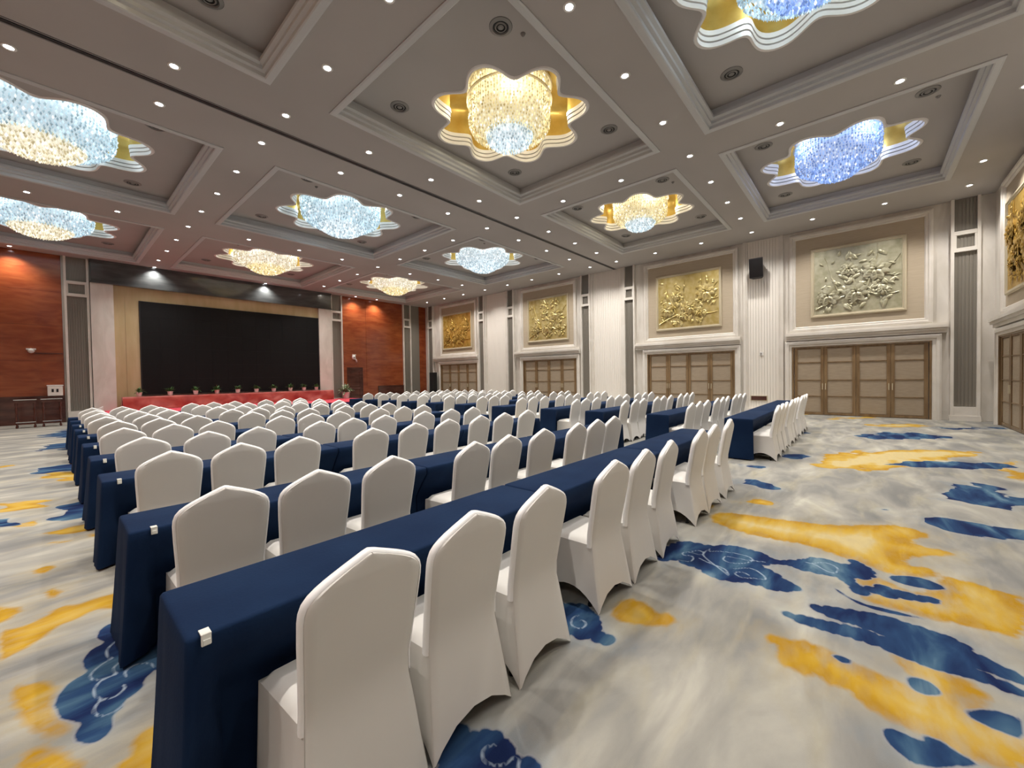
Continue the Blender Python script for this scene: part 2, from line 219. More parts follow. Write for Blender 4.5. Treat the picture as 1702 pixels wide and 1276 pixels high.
def build_floor():
    xs = axis(XL, XR, -.7, 4.9, .018, .09); ys = axis(YB, YS, -.9, 4.6, .018, .09)
    nx, ny = len(xs), len(ys); GX, GY = np.meshgrid(xs, ys); P = np.stack([GX.ravel(), GY.ravel()], 1)
    sb = np.full(len(P), 1.0); sy = np.full(len(P), 1.0); sl = np.full(len(P), 1.0)
    blue = [chaikin(p, 1) for p in CARPET['b']]; yel = [chaikin(p, 1) for p in CARPET['y']]
    rg = random.Random(21)
    def cloud(cx, cy, s, ang):
        out = []
        for k in range(rg.randint(4, 7)):
            a = ang; t = (k-2.5)*s*.42; ox = t*math.cos(a)+rg.uniform(-.2,.2)*s; oy = t*math.sin(a)+rg.uniform(-.2,.2)*s
            rx, ry = s*rg.uniform(.3,.55), s*rg.uniform(.16,.3)
            out.append(np.array([(cx+ox+rx*math.cos(q)*math.cos(a)-ry*math.sin(q)*math.sin(a), cy+oy+rx*math.cos(q)*math.sin(a)+ry*math.sin(q)*math.cos(a)) for q in np.linspace(0, 2*PI, 20, endpoint=False)]))
        return out
    for k in range(90):   # the print goes on where the tables hide it and in the far aisles
        cx, cy = rg.uniform(XL, XR), rg.uniform(YB, 21)
        if (-.9 < cx < .75 and cy > 1) or (cy < 1.7 and cx < 16): continue
        (blue if k % 2 else yel).extend(cloud(cx, cy, rg.uniform(.4, .9), 2.3+rg.uniform(-.3,.3)))
    rg2 = random.Random(9)
    for arr, polys in ((sb, blue), (sy, yel)):
        for q in polys:
            lo = q.min(0)-.4; hi = q.max(0)+.4; k = np.where((P[:,0] > lo[0]) & (P[:,0] < hi[0]) & (P[:,1] > lo[1]) & (P[:,1] < hi[1]))[0]
            if not len(k): continue
            d = segdist(P[k], q, True); d = np.where(inside(P[k], q), -d, d); cq = q.mean(0)
            if cq[0] > 5.2 or cq[1] > 6: X_, Y_ = P[k,0], P[k,1]; d = d+.05+.09*np.sin(5*X_+7*Y_+2*np.sin(3*Y_))+.07*np.sin(11*Y_-6*X_+2*np.sin(4*X_))+.04*np.sin(23*X_+17*Y_)
            elif len(q) > 22 and cq[1] < 2.3:   # scalloped cloud edge: overlapping lobes along the outline
                seg = np.roll(q, -1, 0)-q; ln = np.hypot(seg[:,0], seg[:,1]); per = ln.sum(); cum = np.concatenate([[0], np.cumsum(ln)]); s_ = 0
                area = .5*np.sum(q[:,0]*np.roll(q[:,1],-1)-q[:,1]*np.roll(q[:,0],-1)); sg = 1 if area > 0 else -1
                thick = abs(area)/per
                while s_ < per:
                    i_ = min(int(np.searchsorted(cum, s_, side='right'))-1, len(q)-1); p_ = q[i_]+seg[i_]*((s_-cum[i_])/max(ln[i_], 1e-6)); nrm = np.array([-seg[i_][1], seg[i_][0]])/max(ln[i_], 1e-6)*sg
                    rr = min(rg2.uniform(.03, .062), .2*thick+.03); c_ = p_+nrm*rr*.55; d = np.minimum(d, np.hypot(P[k,0]-c_[0], P[k,1]-c_[1])-rr); s_ += rr*rg2.uniform(1.1, 1.9)
            arr[k] = np.minimum(arr[k], d)
    for l in CARPET['l']:
        q = chaikin(l, 3, False); lo = q.min(0)-.1; hi = q.max(0)+.1; k = np.where((P[:,0] > lo[0]) & (P[:,0] < hi[0]) & (P[:,1] > lo[1]) & (P[:,1] < hi[1]))[0]
        if len(k): sl[k] = np.minimum(sl[k], segdist(P[k], q, False))
    me = bpy.data.meshes.new('floor'); V = np.zeros((len(P), 3)); V[:,:2] = P
    i = np.arange(nx-1)[None,:]+np.arange(ny-1)[:,None]*nx; i = i.ravel(); Fq = np.stack([i, i+1, i+1+nx, i+nx], 1)
    me.vertices.add(len(V)); me.vertices.foreach_set('co', V.ravel()); me.loops.add(Fq.size); me.loops.foreach_set('vertex_index', Fq.ravel())
    me.polygons.add(len(Fq)); me.polygons.foreach_set('loop_start', np.arange(len(Fq))*4)
    try: me.polygons.foreach_set('loop_total', np.full(len(Fq), 4))
    except Exception: pass
    me.update(calc_edges=True)
    at = me.color_attributes.new('print', 'FLOAT_COLOR', 'POINT'); col = np.stack([sb+2, sy+2, sl+2, np.ones(len(P))], 1).astype(np.float32); at.data.foreach_set('color', col.ravel())
    m = mat('printed carpet', (.6,.57,.5), .95, spec=.1); b = m.node_tree.nodes['Principled BSDF']
    a = N(m, 'ShaderNodeAttribute', attribute_name='print'); s = N(m, 'ShaderNodeSeparateColor'); L(m, a.outputs['Color'], s.inputs[0])
    tc = N(m, 'ShaderNodeTexCoord')
    def noise(scale, detail=4, rot=2.3, sx=1, sy_=1, dist=0):
        mp = N(m, 'ShaderNodeMapping'); mp.inputs['Rotation'].default_value = (0,0,rot); mp.inputs['Scale'].default_value = (sx, sy_, 1); n = N(m, 'ShaderNodeTexNoise')
        n.inputs['Scale'].default_value = scale; n.inputs['Detail'].default_value = detail; n.inputs['Distortion'].default_value = dist
        L(m, tc.outputs['Object'], mp.inputs[0]); L(m, mp.outputs[0], n.inputs['Vector']); return n.outputs['Fac']
    def mth(op, x, y=None, clamp=False):
        n = N(m, 'ShaderNodeMath', operation=op, use_clamp=clamp)
        for k, q in enumerate((x, y)):
            if q is None: continue
            if isinstance(q, (int, float)): n.inputs[k].default_value = q
            else: L(m, q, n.inputs[k])
        return n.outputs[0]
    def ramp(f, stops):
        r = N(m, 'ShaderNodeValToRGB'); e = r.color_ramp.elements
        while len(e) < len(stops): e.new(.5)
        for k, (p, c) in enumerate(stops): e[k].position = p; e[k].color = (*c, 1)
        L(m, f, r.inputs[0]); return r.outputs[0]
    def mix(f, A, B):
        n = N(m, 'ShaderNodeMix', data_type='RGBA'); L(m, f, n.inputs[0])
        L(m, A, n.inputs[6]); L(m, B, n.inputs[7]); return n.outputs[2]
    def mask(sock, wob, soft):    # 1 inside the shape
        d = mth('SUBTRACT', sock, 2.0); d = mth('ADD', d, wob); d = mth('DIVIDE', d, soft); return mth('SUBTRACT', .5, d, True)
    n1 = noise(1.5, 7, sx=.6, sy_=1.6, dist=.6); n2 = noise(9, 4, sx=.7, sy_=1.8); n3 = noise(2.6, 4, sx=.5, sy_=1.7, dist=.5); fine = noise(160, 2)
    base = ramp(n1, [(.32, (.17,.167,.158)), (.46, (.225,.218,.20)), (.58, (.30,.287,.252)), (.72,(.43,.41,.35))])
    base = mix(mth('MULTIPLY', mth('SUBTRACT', n3, .50, True), 2.2, True), base, ramp(n2, [(.3,(.34,.30,.20)), (.7,(.42,.39,.30))]))
    n4 = noise(2.2, 7, sx=.5, sy_=1.6, dist=.8); base = mix(mth('MULTIPLY', mth('SUBTRACT', n4, .52, True), 1.5, True), base, ramp(n2, [(.3,(.15,.155,.16)), (.7,(.20,.20,.195))]))
    wob = mth('MULTIPLY', mth('SUBTRACT', n2, .5), .06)
    my = mask(s.outputs[1], mth('MULTIPLY', mth('SUBTRACT', n2, .5), .07), .035)
    tin = mth('ADD', mth('MULTIPLY', mth('SUBTRACT', 2.0, s.outputs[1]), 2.6), mth('MULTIPLY', mth('SUBTRACT', n3, .5), 1.7))
    ycol = ramp(tin, [(.0, (.33,.18,.012)), (.22, (.40,.24,.022)), (.55, (.44,.30,.065)), (.85, (.46,.37,.18))])
    halo = mask(s.outputs[1], mth('ADD', mth('MULTIPLY', wob, 4), -.03), .28)
    col1 = mix(mth('MULTIPLY', halo, .38), base, ramp(n2, [(.3,(.42,.31,.12)), (.7,(.46,.40,.25))])); col1 = mix(mth('MULTIPLY', my, ramp(n2, [(.25,(.75,)*3), (.6,(1,)*3)])), col1, ycol)
    mb = mask(s.outputs[0], mth('MULTIPLY', wob, .45), .018)
    bcol = ramp(n3, [(.38, (.007,.015,.058)), (.5, (.016,.042,.105)), (.60, (.042,.092,.155)), (.72, (.12,.19,.24))])
    edge = mask(s.outputs[0], mth('ADD', wob, .06), .05)
    bcol = mix(mth('MULTIPLY', edge, .0), bcol, bcol)
    rim = mask(s.outputs[0], mth('ADD', mth('MULTIPLY', wob, .45), -.003), .010)
    wash = mask(s.outputs[0], mth('ADD', mth('MULTIPLY', wob, 5), -.02), .22); col1 = mix(mth('MULTIPLY', wash, .45), col1, ramp(n3, [(.4,(.14,.20,.26)), (.6,(.40,.42,.40))]))
    col2 = mix(mth('MULTIPLY', rim, .7), col1, ramp(n2, [(0,(.50,.48,.43)), (1,(.56,.54,.50))])); col2 = mix(mb, col2, bcol)
    ml = mask(s.outputs[2], -.005, .012); col3 = mix(mth('MULTIPLY', mth('MULTIPLY', ml, mb), .8), col2, ramp(n2, [(0,(.34,.42,.50)), (1,(.42,.49,.56))]))
    L(m, col3, b.inputs['Base Color'])
    bp = N(m, 'ShaderNodeBump'); bp.inputs['Strength'].default_value = .35; bp.inputs['Distance'].default_value = .004; L(m, fine, bp.inputs['Height']); L(m, bp.outputs[0], b.inputs['Normal'])
    me.materials.append(m); return struct('floor', me)
build_floor()
# ---------------------------------------------------------------- ceiling
def build_ceiling():
    mb = MB(); xs = [XL]+[v for t in TR_X for v in t]+[XR]
    for y0, y1 in ((YB, SLIT-.05), (SLIT+.05, YS)):
        rows = [r for r in TR_Y if y0 < r[0] < y1]; ys = [y0]+[v for r in rows for v in r]+[y1]
        for j in range(len(ys)-1):
            for i in range(len(xs)-1):
                if j % 2 and i % 2: continue
                mb.add([(xs[i],ys[j],ZC),(xs[i+1],ys[j],ZC),(xs[i+1],ys[j+1],ZC),(xs[i],ys[j+1],ZC)], [(0,3,2,1)])
    mb.box(XL, XR, YB, YS, 8.35, 8.5)   # slab above
    ceil = struct('ceiling', mb.mesh('ceiling', M['ceil']))
    tr = MB(); tr.box(XL, XR, SLIT-.05, SLIT+.05, ZC+.03, ZC+.12); tr.m = 1
    tr.box(XL, XR, SLIT-.08, SLIT-.05, ZC-.012, ZC+.05); tr.box(XL, XR, SLIT+.05, SLIT+.08, ZC-.012, ZC+.05); tr.m = 0; tr.box(XL, XR, SLIT-.012, SLIT+.012, ZC-.005, ZC+.04)
    struct('trim_1', tr.mesh('partition_track', [M['track'], M['track2']]))
    prof = [(-.13,ZC),(-.13,ZC-.02),(-.10,ZC-.03),(-.02,ZC-.03),(0,ZC-.015),(0,ZC+.05),(.05,ZC+.07),(.05,ZC+.13),(.10,ZC+.16),(.10,ZC+.22),(.03,ZC+.25),(.03,ZT)]
    for ci, (x0, x1) in enumerate(TR_X):
        for ri, (y0, y1) in enumerate(TR_Y):
            p = tag(ob('coffer', None, ceil))
            cb = MB(); cb.rings([[(x0+d,y0+d,z),(x1-d,y0+d,z),(x1-d,y1-d,z),(x0+d,y1-d,z)] for d, z in prof])
            ob('cornice', cb.mesh('cornice', M['cornice']), p)
            cx, cy, rt_ = (x0+x1)/2+.16, (y0+y1)/2+.13, (1.645 if ri < 2 else 1.90); sy_ = 1.0
            n = 160; A = [2*PI*k/n for k in range(n)]
            def rad(a, s=0): c = math.cos(8*(a-PI/8)); return rt_*.93+.20*(rt_/1.72)*(c-.22*(c*c-.5))+s
            star = lambda s, z, k=1.0: [(cx+rad(a, s)*k*math.cos(a), cy+rad(a, s)*k*math.sin(a), z) for a in A]
            outer = []
            for a in A:
                ca, sa = math.cos(a), math.sin(a); t = min(((x1-cx) if ca > 0 else (x0-cx))/ca if abs(ca) > 1e-6 else 1e9, ((y1-cy) if sa > 0 else (y0-cy))/sa if abs(sa) > 1e-6 else 1e9)
                outer.append((cx+t*ca, cy+t*sa, ZT))
            pm = MB(); pm.rings([outer, star(.02, ZT)]); 
            # the four corners of the panel
            cor = [(x0,y0),(x1,y0),(x1,y1),(x0,y1)]
            for qx, qy in cor:
                a = math.atan2(qy-cy, qx-cx) % (2*PI); k = int(a/(2*PI)*n); pm.add([outer[k], (qx,qy,ZT), outer[(k+1) % n]], [(0,2,1)])
            ob('coffer_panel', pm.mesh('coffer_panel', M['ceil']), p)
            sm = MB(); zs = ZT-.02
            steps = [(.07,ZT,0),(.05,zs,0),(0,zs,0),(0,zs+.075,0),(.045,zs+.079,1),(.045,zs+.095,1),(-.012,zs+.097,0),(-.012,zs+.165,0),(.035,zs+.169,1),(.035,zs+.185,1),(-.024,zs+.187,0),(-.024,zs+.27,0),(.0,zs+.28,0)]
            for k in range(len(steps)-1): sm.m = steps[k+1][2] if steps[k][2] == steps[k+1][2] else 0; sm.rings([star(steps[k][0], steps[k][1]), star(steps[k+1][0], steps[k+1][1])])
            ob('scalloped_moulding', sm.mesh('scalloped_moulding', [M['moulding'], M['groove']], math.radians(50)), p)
            dm = MB(); dm.rings([star(.0, zs+.28), star(.0, zs+.6), star(-.03, 8.05), star(0, 8.16, .9), star(0, 8.2, .5), star(0, 8.2, .02)], True, False, True)
            ob('recess_dome', dm.mesh('recess_dome', M['goldleaf'], math.radians(60)), p)
    return ceil
build_ceiling()
# ---------------------------------------------------------------- walls
def wmap(side):
    """(u along wall, z, depth into the room) -> world"""
    if side == 'right': return lambda u, z, d: (XR-d, u, z)
    if side == 'stage': return lambda u, z, d: (u, YS-d, z)
    if side == 'back': return lambda u, z, d: (u, YB+d, z)
    return lambda u, z, d: (XL+d, u, z)
def wbox(mb, f, u0, u1, z0, z1, d0, d1):
    v = [f(u,z,d) for d in (d0,d1) for z in (z0,z1) for u in (u0,u1)]
    mb.add(v, [(0,1,3,2),(4,6,7,5),(0,4,5,1),(2,3,7,6),(0,2,6,4),(1,5,7,3)]); return mb
def wframe(mb, f, u0, u1, z0, z1, prof, bottom=True):
    """moulded frame; prof = (inset, depth) pairs"""
    rs = [[f(u0+i, z0+(i if bottom else 0), d), f(u1-i, z0+(i if bottom else 0), d), f(u1-i, z1-i, d), f(u0+i, z1-i, d)] for i, d in prof]
    n = 4; v = [p for r in rs for p in r]; fs = []
    for i in range(len(rs)-1):
        for j in range(4):
            if not bottom and j == 0: continue
            k = (j+1) % 4; fs.append((i*n+j, i*n+k, (i+1)*n+k, (i+1)*n+j))
    mb.add(v, fs); return mb
def wall(side, name, lo, hi, m):
    mb = MB(); f = wmap(side); wbox(mb, f, lo, hi, 0, ZC+.3, -.2, 0); return struct(name, mb.mesh(name, m))
W_R = wall('right', 'wall_right', YB-.2, YS+.2, M['marble']); W_S = wall('stage', 'wall_stage', XL, XR, M['marble'])
W_B = wall('back', 'wall_back', XL, XR, M['marble']); W_L = wall('left', 'wall_left', YB-.2, YS+.2, M['wood'])
def petal(mb, f, cu, cz, ang, ln, wd, d0, lift, curl):
    n = 4; vs = []
    for i in range(n+1):
        t = i/n; wdt = wd*math.sin(PI*(.12+.80*t))**.8*(1-.25*t*t)
        for j in range(-2, 3):
            s = j/2; u = t*ln; v_ = s*wdt; d = d0+lift*math.sin(PI*min(1, t*.9+.1))*(1-.55*s*s)+curl*t*t
            vs.append(f(cu+u*math.cos(ang)-v_*math.sin(ang), cz+u*math.sin(ang)+v_*math.cos(ang), d))
    fs = [(i*5+j, i*5+j+1, (i+1)*5+j+1, (i+1)*5+j) for i in range(n) for j in range(4)]; mb.add(vs, fs)
def mural(side, u0, u1, z0, z1, gm, label, seed, parts_parent=None):
    f = wmap(side); rg = random.Random(seed); um = (u0+u1)/2
    root = thing('relief_mural', label, 'wall relief', f(um, z0, .03), 0, 'gilded flower reliefs')
    inv = Matrix.Translation(root.location).inverted(); add = lambda n, mb, m, sm=False: ob(n, localize(mb, inv).mesh(n, m, sm), root)
    def localize(mb, T): mb.v = [tuple(T @ Vector(p)) for p in mb.v]; return mb
    fr = MB(); wframe(fr, f, u0-.10, u1+.10, z0-.10, z1+.10, [(0,.03),(0,.075),(.03,.095),(.06,.095),(.075,.07),(.10,.07),(.11,.045)]); add('frame', fr, M['goldframe'])
    pn = MB(); wbox(pn, f, u0, u1, z0, z1, .03, .05); add('panel', pn, gm)
    W, H = u1-u0, z1-z0
    fl = [(.80,.62,.30),(.56,.36,.26),(.16,.36,.27),(.32,.62,.19),(.70,.25,.16),(.40,.22,.15)]
    if seed % 2 == 0: fl = [(.72,.60,.30),(.50,.30,.28),(.17,.28,.28),(.42,.66,.2),(.80,.28,.15)]
    br = MB()
    for (a, b, c) in [((.02,.08),(.35,.3),(.62,.28)),((.62,.28),(.8,.55),(.98,.78)),((.3,.28),(.22,.55),(.14,.88)),((.6,.3),(.75,.7),(.74,.97)),((.5,.34),(.42,.6),(.46,.88)),((.62,.28),(.8,.2),(.97,.24)),((.8,.55),(.9,.45),(.98,.5))]:
        pts = []
        for k in range(9):
            t = k/8; x = (1-t)**2*a[0]+2*t*(1-t)*b[0]+t*t*c[0]+rg.uniform(-.008,.008); y = (1-t)**2*a[1]+2*t*(1-t)*b[1]+t*t*c[1]+rg.uniform(-.008,.008); pts.append(f(u0+W*(1-x if side == 'right' else x), z0+H*y, .065))
        br.tube(pts, [.032*(1-.6*k/8) for k in range(9)], 6)
    add('branch', br, gm, True)
    lv = MB()
    for k in range(120):
        if k < 85: t = fl[k % len(fl)]; a = rg.uniform(0, 2*PI); r = t[2]*rg.uniform(.5,1.0); x, y = t[0]+r*.8*math.cos(a)*H/W, t[1]+r*math.sin(a)
        else: x, y = rg.uniform(.06,.94), rg.uniform(.06,.9); a = rg.uniform(0, 2*PI)
        x = min(max(x,.05),.93); y = min(max(y,.05),.93)
        uu_ = u0+W*(1-x if side == 'right' else x); zz = z0+H*y; ln = min(rg.uniform(.14,.30), uu_-u0-.02, u1-uu_-.02, z1-zz-.02, zz-z0-.02)
        if ln < .05: continue
        petal(lv, f, uu_, zz, a, ln, ln*.24, .055, .045, rg.uniform(0,.03))
    add('foliage', lv, gm, True)
    for x, y, r in fl:
        fb = MB(); R0 = r*H*.52; cu, cz = u0+W*(1-x if side == 'right' else x), z0+H*y
        for ring, (cnt, rf, lf) in enumerate(((9,1,.03),(8,.78,.05),(6,.55,.075),(5,.34,.10))):
            for k in range(cnt):
                a = 2*PI*(k+ring*.4)/cnt+rg.uniform(-.12,.12); petal(fb, f, cu+.10*R0*math.cos(a), cz+.10*R0*math.sin(a), a, R0*rf*rg.uniform(.85,1.05), R0*rf*.36, .06+lf*.8, .03, .035)
        add('flower', fb, gm, True)
    return root
nd = [0]
def leaf_doors(side, u0, u1, z1, par_mat=None):
    """four folding leaves, each with four woven panels"""
    nd[0] += 1; f = wmap(side); mb = MB(); wframe(mb, f, u0-.02, u1+.02, 0, z1+.02, [(0,.06),(0,.10),(.05,.10),(.05,.0)], False); root = struct('door_%d' % nd[0], mb.mesh('door_frame', M['frame']))
    W = (u1-u0-.1)/4; pz = [.10,.70,1.30,1.96,z1-.10]
    for k in range(4):
        a = u0+.05+k*W; b = a+W; lb = MB(); st = .10
        wbox(lb, f, a+.004, a+st, .015, z1-.03, 0, .06); wbox(lb, f, b-st, b-.004, .015, z1-.03, 0, .06)
        wbox(lb, f, a+st, b-st, .015, pz[0], 0, .055); wbox(lb, f, a+st, b-st, pz[4], z1-.03, 0, .055)
        for q in pz[1:4]: wbox(lb, f, a+st, b-st, q-.014, q+.014, 0, .052)
        lf = ob('door_leaf', lb.mesh('door_leaf', M['frame']), root)
        for q in range(4):
            pb = MB(); wbox(pb, f, a+st, b-st, pz[q]+.008, pz[q+1]-.008, 0, .034); ob('door_panel', pb.mesh('door_panel', M['panel']), lf)
        hb = MB(); hu = b-.045 if k % 2 == 0 else a+.045; wbox(hb, f, hu-.012, hu+.012, .95, 1.18, .06, .085); ob('door_pull', hb.mesh('door_pull', M['goldframe']), lf)
    return root
nt = [1]
def trim(mb, m, sm=False): nt[0] += 1; return struct('trim_%d' % nt[0], mb.mesh('trim', m, sm))
def bay(side, a, b, pa, pb, da, db):
    """stone architrave, ledge, peach field"""
    f = wmap(side); s = MB()
    wframe(s, f, da-.24, db+.24, 0, 2.57+.20, [(0,0),(0,.13),(.05,.15),(.12,.15),(.12,.11),(.20,.11),(.22,.08),(.24,.08),(.24,0)], False)
    # ledge cornice over the doors
    for z0, z1, d in ((2.80,2.90,.16),(2.90,2.97,.22),(2.97,3.06,.26),(3.06,3.12,.18)): wbox(s, f, a+.05, b-.05, z0, z1, 0, d)
    trim(s, M['stone'])
    p = MB(); wframe(p, f, pa-.20, pb+.20, 3.12, ZC-.12, [(0,0),(0,.09),(.05,.11),(.10,.11),(.12,.07),(.17,.07),(.20,.03)]); trim(p, M['stone'])
    q = MB(); wbox(q, f, pa-.01, pb+.01, 3.31, ZC-.31, 0, .028); trim(q, M['peach'])
def pilaster(side, a, b, fm):
    """white frame with three recessed fluted panels"""
    f = wmap(side); s = MB(); m_ = .075
    for (u0, u1) in ((a-m_, a), (b, b+m_)): wbox(s, f, u0, u1, 0, ZC, 0, .16)
    for z0, z1 in ((0,.44),(5.28,5.40),(5.80,5.92)): wbox(s, f, a, b, z0, z1, 0, .15)
    wbox(s, f, a, a+.05, 5.40, 5.80, 0, .14); wbox(s, f, b-.05, b, 5.40, 5.80, 0, .14); wbox(s, f, a-m_-.02, b+m_+.02, 0, .16, 0, .18)
    st = trim(s, M['stone'])
    for z0, z1, i in ((.44,5.28,0),(5.40,5.80,.05),(5.92,ZC,0)):
        q = MB(); wbox(q, f, a+i, b-i, z0, z1, 0, .05)
        k = max(3, int((b-a-2*i)/.07)); sp = (b-a-2*i)/k
        for j in range(k): wbox(q, f, a+i+sp*(j+.18), a+i+sp*(j+.82), z0, z1, .05, .062)
        ob('fluted_panel', q.mesh('fluted_panel', fm), st)
def blank(side, a, b, panel=True):
    f = wmap(side); s = MB()
    for u0, u1, d in ((a,a+.10,.10),(a+.10,a+.16,.06),(b-.16,b-.10,.06),(b-.10,b,.10)): wbox(s, f, u0, u1, 0, ZC, 0, d)
    wbox(s, f, a, b, 0, .16, 0, .12); st = trim(s, M['stone'])
    q = MB(); k = max(2, int((b-a-.32)/.09)); sp = (b-a-.32)/k
    for j in range(k): wbox(q, f, a+.16+sp*j+.004, a+.16+sp*(j+1)-.004, .16, ZC, 0, .03)
    t = ob('ivory_panel', q.mesh('ivory_panel', M['ivory']), st); t['kind'] = 'stuff'
# right wall, from the stage to the back
for a, b in ((24.17,24.68),(18.80,19.22),(16.24,16.68),(10.92,11.36),(8.47,8.90),(-2.62,-2.14)): pilaster('right', a, b, M['fluted'])
blank('right', 16.78, 18.72); blank('right', 9.0, 10.84); blank('right', 2.36, 3.74)
bay('right', 19.3, 24.1, 19.75, 23.2, 19.52, 23.3); bay('right', 11.45, 16.15, 11.95, 15.5, 11.78, 15.48); bay('right', 3.78, 8.40, 4.13, 7.75, 4.08, 7.78); bay('right', -2.05, 2.32, -1.49, 1.96, -1.64, 2.06)
leaf_doors('right', 19.52, 23.3, 2.57); leaf_doors('right', 11.78, 15.48, 2.57); leaf_doors('right', 4.08, 7.78, 2.57); leaf_doors('right', -1.64, 2.06, 2.57)
mural('right', 20.1, 23.0, 3.7, 6.03, M['golddeep'], 'deep gold carved flower relief nearest the cherry-panelled stage wall', 3)
mural('right', 12.35, 15.04, 3.7, 6.06, M['gold'], 'gold carved flower relief between the two ivory fluted wall strips', 4)
mural('right', 4.65, 7.27, 3.72, 6.05, M['gold'], 'gold carved flower relief beside the black wall speaker', 5)
mural('right', -.98, 1.40, 3.72, 6.05, M['goldlit'], 'gold carved flower relief near the room corner, painted pale for the light on it', 6)
# back wall (its end shows at the frame's edge)
bay('back', 13.5, 18.2, 14.3, 17.5, 13.9, 17.85); leaf_doors('back', 13.9, 17.85, 2.57); mural('back', 14.85, 17.2, 3.72, 6.05, M['golddeep'], 'gold flower relief on the wall around the corner from the pale one', 7)
bay('back', 4.5, 9.2, 5.2, 8.5, 5.0, 8.7); leaf_doors('back', 5.0, 8.7, 2.57)
# stage wall
for a, b in ((.54,1.12),(11.69,12.27),(16.93,17.44)): pilaster('stage', a, b, M['flutedx'])
f = wmap('stage')
for k, (a, b) in enumerate(((XL,.40),(12.40,16.84))):
    q = MB(); seams = [a, a+(b-a)*.36, b] if k else [a, a+1.9, a+3.8, b]; zz = [1.12,2.55,4.0,5.4,ZC]
    base_ = MB(); wbox(base_, f, a, b, 0, ZC, 0, .02); st = trim(base_, M['wooddk'])
    for i in range(len(seams)-1):
        for j in range(4):
            pb = MB(); wbox(pb, f, seams[i]+.006, seams[i+1]-.006, zz[j]+.004, zz[j+1]-.004, .02, .05); ob('veneer_panel', pb.mesh('veneer_panel', M['wood']), st)
    d = MB(); 
    if k == 0: wbox(d, f, a, b, 0, 1.06, .02, .07); wbox(d, f, a, b, 1.06, 1.12, .02, .10)
    else: wbox(d, f, 14.82, b, 0, 1.05, .02, .10); wbox(d, f, 14.82, b, 1.05, 1.10, .02, .13); wbox(d, f, a, 14.82, 0, .12, .02, .07)
    ob('wainscot', d.mesh('wainscot', M['wooddk']), st)
    if k:
        d = MB(); wbox(d, f, a, 12.66, .12, 1.12, .02, .05); wbox(d, f, 13.66, 14.82, .12, 1.12, .02, .05); ob('veneer_base', d.mesh('veneer_base', M['wood']), st)
dm = MB(); wframe(dm, f, 12.62, 13.70, 0, 2.37, [(0,.05),(0,.09),(.06,.09),(.06,.05)], False); dr = struct('door_%d' % (nd[0]+1), dm.mesh('door_frame', M['wooddk']))
lb = MB(); wbox(lb, f, 12.68, 13.64, .01, 2.31, .045, .062); lf = ob('door_leaf', lb.mesh('door_leaf', M['wooddk']), dr)
for z0, z1 in ((.2,1.0),(1.12,2.15)):
    pb = MB(); wframe(pb, f, 12.82, 13.5, z0, z1, [(0,.062),(.02,.075),(.05,.075),(.07,.062)]); ob('door_panel', pb.mesh('door_panel', M['wooddk']), lf)
hb = MB(); hb.tube([f(12.76,1.0,.065), f(12.76,1.0,.11), f(12.88,1.0,.11)], .012); ob('door_handle', hb.mesh('door_handle', M['chrome'], True), lf)
s = MB(); wbox(s, f, 1.22, 1.93, 0, 5.97, .0, .22); wbox(s, f, 10.84, 11.58, 0, 5.97, 0, .22); trim(s, M['marble'])
s = MB(); wbox(s, f, 1.93, 2.76, 0, 5.97, 0, .10); wbox(s, f, 2.76, 10.84, 5.34, 5.97, 0, .10); wbox(s, f, 2.30, 2.34, 0, 5.6, .10, .115); trim(s, M['beige'])
s = MB(); wbox(s, f, 1.24, 11.58, 5.97, 6.86, .0, .30); wbox(s, f, 1.22, 11.60, 5.93, 5.99, 0, .33); wbox(s, f, 1.22, 11.60, 6.84, 6.92, 0, .33); trim(s, M['blackgloss'])
s = MB(); wbox(s, f, 17.52, 18.3, 0, ZC, 0, .04); trim(s, M['flutedx'])
s = MB(); wbox(s, f, 18.3, XR, 0, ZC, 0, .05); trim(s, M['wood'])
# LED wall of cabinets
scr = thing('led_screen', 'huge dark switched-off LED screen on the beige stage wall', 'screen', (6.8,YS-.1,1.05))
s = MB(); s.box(-4.04,4.04,-.06,0,-.02,4.30); ob('housing', s.mesh('housing', M['black']), scr)
tile = MB(); tile.box(-.3325,.3325,-.008,0,0,.708); tm = tile.mesh('tile', M['screen'])
for i in range(12):
    for j in range(6): ob('screen_tile', tm, scr, (-4.0+.333+i*.6667, -.06, .01+j*.712))
# ---------------------------------------------------------------- stage platform, plinth, pots
s = MB(); s.bbox(1.5, 12.7, 21.25, YS-.24, .36, .40, .01); st = tag(ob('stage_platform', s.mesh('stage_platform', M['redcarpet'])), 'low stage platform with pinkish red carpet top under the screen', 'stage')
s = MB(); n = 260
s.rings([[(1.52+(12.66-1.52)*k/n, 21.27+.018*math.sin(k*1.1)-(.02 if z < .1 else 0), z) for k in range(n+1)] for z in (.365,.2,.015)], False); s.rings([[(12.68, 21.3+3.85*k/40, z) for k in range(41)] for z in (.365,.015)], False)
s.rings([[(1.52, 21.3+3.85*k/40, z) for k in range(41)] for z in (.365,.015)], False)
ob('stage_skirt', s.mesh('stage_skirt', M['skirt'], True), st)
pl = thing('draped_plinth', 'long raised plinth draped in creased red cloth below the dark screen', 'plinth', (6.7,24.7,.40))
s = MB(); s.box(-4.58,4.6,-.25,.16,0,.55); ob('plinth_box', s.mesh('plinth_box', M['redcloth']), pl)
